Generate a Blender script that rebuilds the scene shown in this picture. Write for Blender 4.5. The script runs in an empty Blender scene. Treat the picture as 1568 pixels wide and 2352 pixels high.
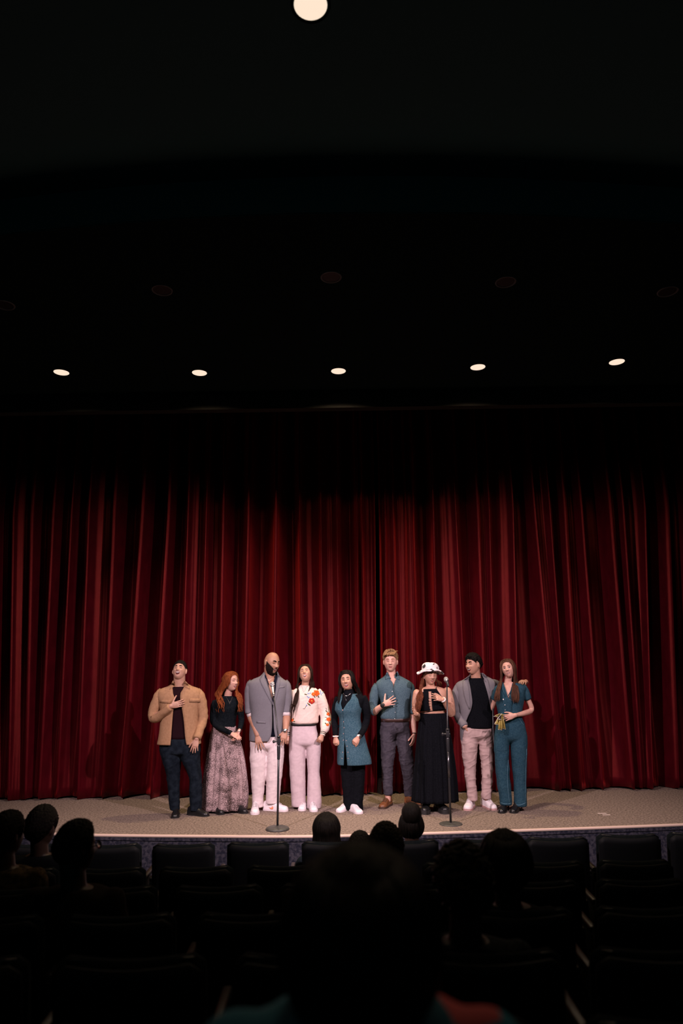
import bpy, bmesh, math, random
from mathutils import Vector, Matrix, noise
from mathutils.bvhtree import BVHTree
random.seed(7)
C = bpy.context.scene.collection
PI = math.pi
V = Vector
# ------------------------------------------------------------------ camera
FPX = 1568.0; CX = 784.0; CY = 1176.0; CAMZ = 1.70
PITCH = math.radians(12.7); ROLL = 0.0148
_f = V((0, math.cos(PITCH), math.sin(PITCH))); _u0 = V((0, -math.sin(PITCH), math.cos(PITCH))); _r0 = V((1, 0, 0))
_u = _u0*math.cos(ROLL) + _r0*math.sin(ROLL); _r = _r0*math.cos(ROLL) - _u0*math.sin(ROLL)
CAM = V((0, 0, CAMZ))
cd = bpy.data.cameras.new('camera'); cam = bpy.data.objects.new('camera', cd); C.objects.link(cam)
cd.sensor_fit = 'VERTICAL'; cd.sensor_height = 36; cd.lens = 24; cd.clip_start = .05
cam.matrix_world = Matrix(((_r.x, _u.x, -_f.x, 0), (_r.y, _u.y, -_f.y, 0), (_r.z, _u.z, -_f.z, CAMZ), (0, 0, 0, 1)))
cd.dof.use_dof = True; cd.dof.focus_distance = 8.4; cd.dof.aperture_fstop = 1.6
bpy.context.scene.camera = cam
vs = bpy.context.scene.view_settings
vs.view_transform = 'Standard'; vs.look = 'None'; vs.gamma = 1; vs.exposure = 0; vs.use_curve_mapping = False
# ------------------------------------------------------------------ world
w = bpy.data.worlds.new('dark_hall_air'); bpy.context.scene.world = w; w.use_nodes = True
w.node_tree.nodes['Background'].inputs[0].default_value = (.10, .85, 1.0, 1)
w.node_tree.nodes['Background'].inputs[1].default_value = .014
# ------------------------------------------------------------------ stage lamps (outside the frame)
def spot(name, loc, target, power, col, size, blend=.5, rad=.06):
    l = bpy.data.lights.new(name, 'SPOT'); l.energy = power; l.color = col; l.spot_size = math.radians(size); l.spot_blend = blend; l.shadow_soft_size = rad
    o = bpy.data.objects.new(name, l); C.objects.link(o); o.location = loc
    o.rotation_euler = (V(target)-V(loc)).to_track_quat('-Z', 'Y').to_euler()
    return o
PINK = (1.0, .75, .79); WARM = (1.0, .76, .42)
for sx in (1, -1):
    spot('front_spotlight', (sx*3.4, 2.6, 4.95), (-sx*2.8, 9.0, .55), 2000, PINK, 50, 1)
    spot('front_spotlight', (sx*3.4, 2.6, 4.95), (sx*1.7, 9.0, .55), 1350, PINK, 50, 1)
spot('front_spotlight', (0.0, 1.2, 4.95), (0, 8.8, .7), 380, (1.0, .74, .76), 34, 1)  # weak centre fill, added between the side lamps
spot('overhead_spotlight', (-.9, 9.05, 5.3), (-1.2, 8.2, 0), 380, WARM, 84, 1, .05)
spot('overhead_spotlight', (.9, 9.05, 5.3), (1.2, 8.2, 0), 380, WARM, 84, 1, .05)

def ray(px, py): return (_f*FPX + _r*(px-CX) + _u*(CY-py)).normalized()
def P(px, py, Y):
    d = ray(px, py); return CAM + d*(Y/d.y)
def G(px, py, z=0.0):
    d = ray(px, py); return CAM + d*((z-CAMZ)/d.z)
def pix(p):
    q = V(p)-CAM; dz = q.dot(_f); return (CX+FPX*q.dot(_r)/dz, CY-FPX*q.dot(_u)/dz)
# ------------------------------------------------------------------ materials
def _nt(name):
    m = bpy.data.materials.new(name); m.use_nodes = True; nt = m.node_tree
    return m, nt, nt.nodes['Principled BSDF']
def c4(c): return (c[0], c[1], c[2], 1)
def M(name, col, rough=.8, col2=None, scale=60, bump=0, sheen=0, metal=0, stretch=None, lo=.35, hi=.65, spec=None, kind='noise', detail=3, bscale=None, sheen_tint=None):
    m, nt, b = _nt(name); N = nt.nodes; L = nt.links
    b.inputs['Base Color'].default_value = c4(col); b.inputs['Roughness'].default_value = rough; b.inputs['Metallic'].default_value = metal
    if spec is None and rough >= .8: spec = .07
    if spec is not None: b.inputs['Specular IOR Level'].default_value = spec
    if sheen:
        b.inputs['Sheen Weight'].default_value = sheen; b.inputs['Sheen Roughness'].default_value = .35
        b.inputs['Sheen Tint'].default_value = c4(sheen_tint or (1, 1, 1))
    tc = N.new('ShaderNodeTexCoord'); mp = N.new('ShaderNodeMapping'); L.new(tc.outputs['Object'], mp.inputs[0])
    if stretch: mp.inputs['Scale'].default_value = stretch
    if kind == 'voronoi': t = N.new('ShaderNodeTexVoronoi'); out = t.outputs['Distance']
    else: t = N.new('ShaderNodeTexNoise'); t.inputs['Detail'].default_value = detail; out = t.outputs[0]
    t.inputs['Scale'].default_value = scale; L.new(mp.outputs[0], t.inputs['Vector'])
    if col2 is not None:
        r = N.new('ShaderNodeMapRange'); r.inputs[1].default_value = lo; r.inputs[2].default_value = hi; L.new(out, r.inputs[0])
        x = N.new('ShaderNodeMix'); x.data_type = 'RGBA'; x.inputs[6].default_value = c4(col); x.inputs[7].default_value = c4(col2)
        L.new(r.outputs[0], x.inputs[0]); L.new(x.outputs[2], b.inputs['Base Color'])
    if bump:
        t2 = N.new('ShaderNodeTexNoise'); t2.inputs['Scale'].default_value = bscale or scale*1.3; t2.inputs['Detail'].default_value = 4; L.new(mp.outputs[0], t2.inputs['Vector'])
        bp = N.new('ShaderNodeBump'); bp.inputs['Strength'].default_value = bump; bp.inputs['Distance'].default_value = .01
        L.new(t2.outputs[0], bp.inputs['Height']); L.new(bp.outputs[0], b.inputs['Normal'])
    return m
def skin(name, col):
    m = M(name, col, .52, (col[0]*.86, col[1]*.78, col[2]*.76), 26, bump=.05, bscale=300, lo=.4, hi=.75)
    b = m.node_tree.nodes['Principled BSDF']; b.inputs['Subsurface Weight'].default_value = .08; b.inputs['Subsurface Radius'].default_value = (.012, .005, .003); b.inputs['Subsurface Scale'].default_value = 1
    return m
def hairm(name, col, col2): return M(name, col, .5, col2, 26, bump=.5, bscale=160, stretch=(3, 3, .35), lo=.3, hi=.7, spec=.09)
def emis(name, col, s):
    m, nt, b = _nt(name); b.inputs['Base Color'].default_value = c4(col); b.inputs['Emission Color'].default_value = c4(col); b.inputs['Emission Strength'].default_value = s
    return m
# ------------------------------------------------------------------ object helpers
def thing(name, label, cat, loc=(0, 0, 0), group=None, rz=0):
    o = bpy.data.objects.new(name, None); C.objects.link(o); o.location = loc; o.rotation_euler = (0, 0, rz); o.empty_display_size = .1
    o['label'] = label; o['category'] = cat
    if group: o['group'] = group
    return o
def rootof(o):
    while o.parent: o = o.parent
    return o
def mesh_from(bm, name, off=None, smooth=True):
    if off is not None: bmesh.ops.translate(bm, verts=bm.verts, vec=-V(off))
    me = bpy.data.meshes.new(name)
    bmesh.ops.recalc_face_normals(bm, faces=bm.faces)
    bm.to_mesh(me); bm.free()
    if smooth: me.shade_smooth()
    return me
def obj(name, bm, mat, parent=None, smooth=True, solid=0, label=None, local=False, sub=0, bev=0):
    """bm holds world coordinates (local=True: coordinates of the parent)"""
    off = None
    if parent and not local: off = rootof(parent).location
    me = mesh_from(bm, name, off, smooth)
    o = bpy.data.objects.new(name, me); C.objects.link(o)
    if mat: me.materials.append(mat)
    if parent: o.parent = parent
    if solid:
        s = o.modifiers.new('s', 'SOLIDIFY'); s.thickness = solid; s.offset = 1
    if bev:
        b = o.modifiers.new('b', 'BEVEL'); b.width = bev; b.segments = 2; b.limit_method = 'ANGLE'
    if sub:
        b = o.modifiers.new('u', 'SUBSURF'); b.levels = sub; b.render_levels = sub
    if label: o['label'] = label
    return o
def struct(name, bm, mat, **k):
    o = obj(name, bm, mat, **k); o['kind'] = 'structure'; return o
def grid(bm, rows, cu=False, cv=False):
    """rows of points -> quads"""
    vv = [[bm.verts.new(p) for p in r] for r in rows]
    n = len(vv); m = len(vv[0])
    for i in range(n if cv else n-1):
        for j in range(m if cu else m-1):
            a, b, c, d = vv[i][j], vv[i][(j+1) % m], vv[(i+1) % n][(j+1) % m], vv[(i+1) % n][j]
            try: bm.faces.new((a, b, c, d))
            except ValueError: pass
    return vv
def box(bm, c, s, rot=None):
    r = bmesh.ops.create_cube(bm, size=1)
    m = Matrix.Translation(c) @ (rot.to_4x4() if rot else Matrix.Identity(4)) @ Matrix.Diagonal((s[0], s[1], s[2], 1))
    bmesh.ops.transform(bm, matrix=m, verts=r['verts'])
def ell(bm, c, s, rot=None, seg=16, rings=10):
    r = bmesh.ops.create_uvsphere(bm, u_segments=seg, v_segments=rings, radius=1)
    m = Matrix.Translation(c) @ (rot.to_4x4() if rot else Matrix.Identity(4)) @ Matrix.Diagonal((s[0], s[1], s[2], 1))
    bmesh.ops.transform(bm, matrix=m, verts=r['verts'])
def spl(pts, k=4):
    """Catmull-Rom through a list of equal-length tuples"""
    out = []; n = len(pts)
    for i in range(n-1):
        p0 = pts[max(i-1, 0)]; p1 = pts[i]; p2 = pts[i+1]; p3 = pts[min(i+2, n-1)]
        for j in range(k):
            t = j/k; t2 = t*t; t3 = t2*t
            out.append(tuple(.5*((2*b)+(-a+c)*t+(2*a-5*b+4*c-d)*t2+(-a+3*b-3*c+d)*t3) for a, b, c, d in zip(p0, p1, p2, p3)))
    out.append(tuple(pts[-1])); return out
def tube(bm, pts, rad, ref=(1, 0, 0), n=14, k=4, dome=True, cap=True, wr=None):
    """tapered limb. pts: points, rad: r or (ra, rb) with ra along ref"""
    q = [tuple(p) + ((r, r) if not isinstance(r, (tuple, list)) else tuple(r)) for p, r in zip(pts, rad)]
    q = spl(q, k) if k > 1 else q
    P_ = [V(a[:3]) for a in q]; R = [(max(a[3], 1e-4), max(a[4], 1e-4)) for a in q]
    if dome:
        for end in (0, -1):
            a = P_[end]; b = P_[1 if end == 0 else -2]; t = (a-b).normalized(); ra, rb = R[end]; mn = min(ra, rb)
            ex = [(a+t*mn*math.sin(x), (ra*math.cos(x), rb*math.cos(x))) for x in (.5, .95, 1.3)]
            if end == 0: P_ = [e[0] for e in ex[::-1]]+P_; R = [e[1] for e in ex[::-1]]+R
            else: P_ = P_+[e[0] for e in ex]; R = R+[e[1] for e in ex]
    rows = []; ref = V(ref); a = None
    for i, c in enumerate(P_):
        t = (P_[min(i+1, len(P_)-1)]-P_[max(i-1, 0)]).normalized()
        a_ = ref - t*ref.dot(t)
        if a_.length < .2: a_ = (a or V((0, 0, 1))) - t*(a or V((0, 0, 1))).dot(t)
        a_.normalize(); a = a_; b = t.cross(a)
        row = []
        for j in range(n):
            th = 2*PI*j/n
            d = a*math.cos(th)*R[i][0] + b*math.sin(th)*R[i][1]
            if wr: d *= 1+wr(i, th, c)
            row.append(c+d)
        rows.append(row)
    vv = grid(bm, rows, cu=True)
    if cap: bm.faces.new(vv[0][::-1]); bm.faces.new(vv[-1])
def bvh_of(objs):
    vs_, fs = [], []
    for o in objs:
        off = rootof(o).location if o.parent else V((0, 0, 0)); k = len(vs_)
        vs_ += [v.co+off for v in o.data.vertices]; fs += [tuple(i+k for i in p.vertices) for p in o.data.polygons]
    return BVHTree.FromPolygons(vs_, fs)
def wrinkle(bm, amp, f=(14, 14, 9), seed=0, verts=None):
    bm.normal_update()
    for v in (verts or bm.verts):
        n = noise.noise(V((v.co.x*f[0]+seed, v.co.y*f[1], v.co.z*f[2])))
        n2 = noise.noise(V((v.co.x*f[0]*2.3, v.co.y*f[1]*2.3+seed, v.co.z*f[2]*3.1)))
        v.co += v.normal*amp*(n+.45*n2)
def catmull_px(pts, k=5): return spl(pts, k)
# ================================================================== materials of the place
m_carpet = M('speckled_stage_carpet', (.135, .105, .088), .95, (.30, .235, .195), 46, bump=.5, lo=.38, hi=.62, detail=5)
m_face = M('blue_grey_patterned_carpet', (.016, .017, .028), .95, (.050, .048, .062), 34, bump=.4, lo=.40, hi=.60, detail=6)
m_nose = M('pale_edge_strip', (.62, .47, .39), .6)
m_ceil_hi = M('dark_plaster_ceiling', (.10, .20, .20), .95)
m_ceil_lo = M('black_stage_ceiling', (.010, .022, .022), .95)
m_black = M('black_paint', (.006, .014, .014), .9)
m_floor = M('dark_hall_carpet', (.005, .005, .006), .95, (.009, .009, .011), 60)
# ================================================================== stage, walls, ceilings
D_C = 9.75                                   # plane of the curtain
ZL = 5.09; ZH = 5.42
edge_px = [(-260, 1906), (0, 1912), (110, 1914), (212, 1917), (460, 1919.5), (710, 1920), (964, 1913.5), (1204, 1906), (1568, 1893), (1830, 1880)]
edge = [G(x, y) for x, y in edge_px]
edge = [V(t) for t in spl([tuple(e) for e in edge], 5)]
edge = [V((-8, edge[0].y+.35, 0))]+edge+[V((8, edge[-1].y+.45, 0))]
bm = bmesh.new(); grid(bm, [[V((e.x, e.y, 0)) for e in edge], [V((e.x, 12, 0)) for e in edge]])
struct('stage_floor', bm, m_carpet, smooth=False)
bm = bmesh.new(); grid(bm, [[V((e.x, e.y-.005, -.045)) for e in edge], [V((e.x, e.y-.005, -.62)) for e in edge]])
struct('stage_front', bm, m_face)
bm = bmesh.new()
grid(bm, [[V((e.x, e.y+.016, .001)) for e in edge], [V((e.x, e.y+.012, .008)) for e in edge], [V((e.x, e.y-.008, .008)) for e in edge], [V((e.x, e.y-.018, .004)) for e in edge], [V((e.x, e.y-.018, -.016)) for e in edge], [V((e.x, e.y-.006, -.02)) for e in edge]])
struct('trim_1', bm, m_nose)
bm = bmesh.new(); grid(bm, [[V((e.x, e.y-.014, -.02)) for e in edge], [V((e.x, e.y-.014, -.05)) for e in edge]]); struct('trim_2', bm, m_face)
# raked hall floor
rowY = [5.55, 4.78, 4.0, 3.22, 2.44, 1.66, .88]
rowZ = [.405, .475, .585, .70, .83, .985, 1.12]
SEATH = .90
bm = bmesh.new(); prof = [(8.2, -.56)]
for y, z in zip(rowY, rowZ): prof += [(y+.45, z-SEATH), (y-.32, z-SEATH)]
prof += [(-2.5, rowZ[-1]-SEATH+.1)]
rows = []
for i, (y, z) in enumerate(prof): rows.append([V((-8, y, z)), V((8, y, z))])
grid(bm, rows); struct('floor', bm, m_floor, smooth=False)
for sx, nm in ((-1, 'left'), (1, 'right')):
    bm = bmesh.new(); box(bm, (sx*7.6, 5, 2.6), (.2, 15, 7)); struct('wall_'+nm, bm, m_black, smooth=False)
bm = bmesh.new(); box(bm, (0, 11.6, 3.6), (15.2, .2, 7.2)); struct('wall_back', bm, m_black, smooth=False)
# upper hall ceiling and the lower curved ceiling over the stage
ce = [G(x, y, ZL) for x, y in ((-300, 575), (0, 541), (300, 512), (600, 495), (900, 490), (1200, 495), (1568, 515), (1900, 545))]
ce = [V(t) for t in spl([tuple(c) for c in ce], 6)]; ce = [V((-7.6, ce[0].y+1.0, ZL))]+ce+[V((7.6, ce[-1].y+1.0, ZL))]
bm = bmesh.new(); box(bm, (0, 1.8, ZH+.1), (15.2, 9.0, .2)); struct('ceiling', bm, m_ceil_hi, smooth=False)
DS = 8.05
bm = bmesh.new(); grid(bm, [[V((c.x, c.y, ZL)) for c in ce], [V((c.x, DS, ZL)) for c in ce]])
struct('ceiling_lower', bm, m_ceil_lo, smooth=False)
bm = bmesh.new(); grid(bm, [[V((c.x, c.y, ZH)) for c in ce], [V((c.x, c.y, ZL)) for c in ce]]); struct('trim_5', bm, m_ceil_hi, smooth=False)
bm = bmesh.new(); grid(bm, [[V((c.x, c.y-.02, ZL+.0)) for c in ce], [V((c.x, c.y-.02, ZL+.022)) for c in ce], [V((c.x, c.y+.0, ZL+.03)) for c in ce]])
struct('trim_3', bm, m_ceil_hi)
bz = P(784, 936, DS).z
bm = bmesh.new(); box(bm, (0, DS+.06, (bz+6.6)/2), (15.2, .12, 6.6-bz)); struct('trim_4', bm, M('dark_valance_beam', (.045, .042, .038), .95), smooth=False)
bm = bmesh.new(); box(bm, (0, 10, 7.3), (15.2, 4.2, .1)); struct('ceiling_stage', bm, m_black, smooth=False)
# ================================================================== ceiling lights
m_trim = M('dark_metal_trim', (.16, .17, .17), .5); m_disc = emis('lit_diffuser', (1.0, .80, .62), .98); m_can = M('can_reflector', (.8, .7, .6), .4)
m_off = M('unlit_reflector', (.012, .012, .012), .5)
def downlight(px, py, z, lit, label, wpx, group, power=0, rad=.088):
    c = G(px, py, z)
    t = thing('ceiling_light', label, 'ceiling light', (c.x, c.y, z), group)
    bm = bmesh.new(); rr = [(rad+.018, -.001), (rad+.016, -.007), (rad+.004, -.007), (rad, .0), (rad, .012)]
    grid(bm, [[V((r*math.cos(2*PI*i/32), r*math.sin(2*PI*i/32), h)) for i in range(32)] for r, h in rr], cu=True)
    obj('trim_ring', bm, m_black if lit else m_trim, t, local=True)
    bm = bmesh.new()
    hh = -.009
    r = bmesh.ops.create_circle(bm, cap_ends=True, segments=32, radius=rad-.002)
    bmesh.ops.translate(bm, verts=r['verts'], vec=(0, 0, -.0025 if lit else -.003))
    obj('diffuser' if lit else 'reflector', bm, m_disc if lit else m_off, t, local=True)
    if power:
        l = bpy.data.lights.new('lamp', 'SPOT'); l.energy = power; l.color = (1, .74, .5); l.spot_size = math.radians(149 if lit and rad < .09 else 90); l.spot_blend = .3; l.shadow_soft_size = .03
        o = bpy.data.objects.new('lamp', l); C.objects.link(o); o.parent = t; o.location = (0, 0, -.012)
    return t
for k, (x, y, q) in enumerate(((141, 855, 'at far left over the empty side of the stage'), (458, 856, 'second from left, above the copper-haired person'), (777, 852, 'in the middle of the row of five'), (1097, 843, 'fourth from left, above the black tee and blazer'), (1416, 831, 'at far right over the empty side of the stage'))):
    downlight(x, y, ZL, True, 'lit ceiling light '+q, 36, 'lit round ceiling lights in a row over the stage', 40 if k > 1 else 20)
downlight(713, 11, ZH, True, 'large lit round ceiling light at the very top of the photo', 70, None, 20, .098)
for x, y, q in ((10, 700, 'at the left edge of the photo'), (372, 666, 'second from the left'), (760, 636, 'near the middle of the ceiling'), (1161, 647, 'second from the right'), (1533, 669, 'at the right edge of the photo')):
    downlight(x, y, ZL, False, 'unlit round ceiling light ring on the dark ceiling, '+q, 45, 'unlit round ceiling lights', 0, .078)
# ================================================================== curtains
m_velvet = M('red_velvet', (.036, .0011, .0040), .36, (.052, .0016, .0056), 9, bump=.25, bscale=260, sheen=.35, sheen_tint=(1, .05, .05), stretch=(1, 1, .5), spec=.6)
m_velvet.node_tree.nodes['Principled BSDF'].inputs['Specular Tint'].default_value = (1, .13, .10, 1)
folds = [(-130, -150), (-95, -112), (-50, -66), (-10, -22), (30, 22), (70, 60), (117, 92), (159, 132), (200, 180), (257, 237), (320, 285), (381, 350), (429, 412), (472, 458), (510, 500), (567, 555),
         (632, 625), (690, 700), (737, 742), (775, 783), (820, 824), (832, 842), (862, 866)]
folds2 = [(872, 878), (886, 892), (906, 918), (934, 941), (954, 970), (999, 1012), (1054, 1080), (1104, 1122), (1129, 1142), (1184, 1196), (1241, 1290), (1275, 1312), (1309, 1338), (1350, 1390), (1416, 1458), (1444, 1480), (1491, 1504), (1544, 1564), (1590, 1618), (1640, 1672), (1690, 1730)]
deep = {257, 320, 632, 1184, 381, 1275, 1350, 510, 567, 954, 1491}
def curtain(fl, label, yoff, sd):
    rng = random.Random(sd)
    ridges = []
    for a, b in fl:
        pa = P(a, 1270, D_C); pb = P(b, 1795, D_C)
        ridges.append((pa.x, pa.z, pb.x, pb.z))
    zs = [0.02+i*.13 for i in range(5)]+[.6+i*.3 for i in range(20)]
    prm = [(rng.uniform(.35, .65), rng.uniform(.13, .30) if fl[i][0] not in deep else rng.uniform(.38, .48), rng.uniform(.012, .05), rng.uniform(-1, 1), rng.uniform(-1, 1)) for i in range(len(fl))]
    NS = 18; rows = []
    for z in zs:
        row = []
        xr = [pb+(pa-pb)*(z-zb)/(za-zb) if z < 4.0 else pb+(pa-pb)*(4.0-zb)/(za-zb)+(z-4.0)*.0 for pa, za, pb, zb in ridges]
        for i in range(len(xr)-1):
            tr, dp, rd, q1, q2 = prm[i]
            wv = xr[i+1]-xr[i]
            dp2 = dp*min(1, .45+wv*1.6)*(.6+.4*min(1, z/1.3))
            for j in range(NS):
                t = j/NS
                # warp so the trough lies at tr
                u = .5*t/tr if t < tr else .5+.5*(t-tr)/(1-tr)
                s = math.sin(PI*u)
                y = dp2*(s**.78) - (prm[i][2]*(1-u)**14+prm[i+1][2]*u**14)
                y += .012*math.sin(2*PI*(2.0*t+q1)+z*.35*q2)*s + .008*math.sin(2*PI*(5*t+q2))*s
                x = xr[i]+wv*t + .02*math.sin(2*PI*u)*q1
                hem = 1-min(1, z/.9)
                y += -.03*hem*math.sin(PI*u*1.0+q1) + yoff
                zz = z + (.012*math.sin(9*x+3*q1) if z < .1 else 0)
                row.append(V((x, D_C+y, zz)))
        row.append(V((xr[-1], D_C+yoff+.04, z)))
        rows.append(row)
    bm = bmesh.new(); grid(bm, rows)
    o = obj('stage_curtain', bm, m_velvet, None, solid=.006)
    o['label'] = label; o['category'] = 'curtain'; o['group'] = 'red velvet stage curtains'
    return o
curtain(folds, 'red velvet stage curtain hanging left of the dark centre gap', 0, 3)
curtain(folds2, 'red velvet stage curtain hanging right of the dark centre gap', .09, 5)
# loose flakes of paper on the carpet
m_tape = M('pale_tape', (.7, .6, .55), .7)
for x, y, l, q in ((1382, 1868.5, .10, 'rear one'), (1392, 1872, .085, 'front one')):
    c = G(x, y); bm = bmesh.new(); box(bm, c+V((0, 0, .002)), (l, .02, .003)); o = obj('tape_strip', bm, m_tape, smooth=False)
    o['label'] = 'small pale tape strip stuck on the right of the stage carpet, '+q; o['category'] = 'tape'; o['group'] = 'tape marks on the stage carpet'
# ================================================================== figures
def sg(x, p): return math.copysign(abs(x)**p, x)
def gz(a, s): return math.exp(-(a/s)**2)
def headpoint(az, el, h):
    """local: X viewer's right when facing the viewer, -Y forward, Z up; unit head 0.23 m tall"""
    ce, se = math.cos(el), math.sin(el); dx, dy, dz = math.sin(az)*ce, -math.cos(az)*ce, se
    t = max(0, -dz)
    x = .0735*dx; z = .113*dz
    fw = h.get('jaw', .26)
    if dz < 0:
        x = .0735*math.sin(az)*ce**.72*(1-fw*t*t)
        if dy < 0: y = -.090*abs(math.cos(az))*ce**.55*(1-.04*t)
        else: y = .098*abs(math.cos(az))*ce*(1-.42*t)
    else:
        x = .0745*math.sin(az)*ce**.9; y = (.100 if dy > 0 else .088)*(-math.cos(az))*ce**.9
    p = V((x, y, z))
    if dy < 0:
        f = min(1, -dy*3)
        d = 0
        if -.040 < z < .020:
            q = (.020-z)/.046; pr = max(0, min(1, q))**1.3 if z > -.026 else max(0, 1-((-.026-z)/.011)**2)
            d += .024*h.get('nose', 1)*pr*gz(x, .0085+.004*pr)
        d += .008*gz(abs(x)-.0135, .006)*gz(z+.027, .008)
        d -= .010*gz(abs(x)-.031, .015)*gz(z-.004, .012)
        d += .004*gz(abs(x)-.028, .02)*gz(z-.023, .008)
        d += .006*gz(x, .022)*gz(z+.057, .012)
        d += .0045*h.get('smile', 1)*gz(abs(x)-.040, .017)*gz(z+.024, .018)
        d += .006*gz(x, .02)*gz(z+.094, .014)
        mo = h.get('open', 0)
        if mo: d -= .010*math.exp(-(x/.022)**4-((z+.058+mo*.3)/(mo*.6+.003))**4)
        p.y -= d*f
    return p
def add_head(bm, c, R, s, h):
    T = Matrix.Translation(c) @ R.to_4x4() @ Matrix.Scale(s, 4)
    rows = []
    ne, na = 52, 80
    for i in range(ne+1):
        el = -PI/2+.02+(PI-.04)*i/ne
        rows.append([T @ headpoint(2*PI*j/na, el, h) for j in range(na)])
    vv = grid(bm, rows, cu=True); bm.faces.new(vv[0][::-1]); bm.faces.new(vv[-1])
    if not h.get('noears'):
        for sx in (-1, 1):
            ell(bm, T @ V((sx*.077, .012, -.006)), (.008*s, .019*s, .031*s), (R @ Matrix.Rotation(sx*.35, 3, 'Z')), 12, 8)
    return T
def hand(bm, W, tip, thumb, pn, spread=.12, curl=.15, s=1.0, tcurl=.2, curls=None, tang=.75):
    """W wrist, tip: where the extended hand points, thumb: side the thumb leaves, pn: side the palm faces"""
    W = V(W); d = (V(tip)-W).normalized(); pn = V(pn); pn = (pn-d*pn.dot(d)).normalized(); wv = d.cross(pn)
    if wv.dot(V(thumb)) < 0: wv = -wv
    tube(bm, [W-d*.012, W+d*.02*s, W+d*.05*s, W+d*.084*s], [(.027*s, .021*s), (.031*s, .018*s), (.039*s, .016*s), (.040*s, .0135*s)], ref=wv, n=12, k=2)
    L = (.080, .088, .081, .064); off = (.030, .0105, -.0095, -.0285); sp = (1, .33, -.33, -1.1)
    for k in range(4):
        cu = curls[k] if curls else curl
        b = W + d*(.082 - (.004 if k == 0 else 0) - (.008 if k == 3 else 0))*s + wv*off[k]*s
        dd = (d*math.cos(spread*sp[k]) + wv*math.sin(spread*sp[k])).normalized(); p = b - dd*.014*s; pts = [p, b]; a = cu*.6
        for fr in (.45, .30, .25):
            v = dd*math.cos(a)+pn*math.sin(a); b = b+v*L[k]*fr*s; pts.append(b); a += cu
        r = .0088*s*(1 if k < 3 else .88)
        tube(bm, pts, [r, r*1.02, r*.97, r*.88, r*.74], ref=wv, n=10, k=2)
    b = W+d*.026*s+wv*.022*s; pts = [b]; a = tang; q = 0
    for l in (.040, .034, .027):
        v = d*math.cos(a)+wv*math.sin(a); v = (v+pn*(.25+q)).normalized(); b = b+v*l*s; pts.append(b); a -= tcurl; q += tcurl*.6
    tube(bm, pts, [.014*s, .0115*s, .0105*s, .0085*s], ref=wv, n=10, k=2)
    return d, wv, pn

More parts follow.
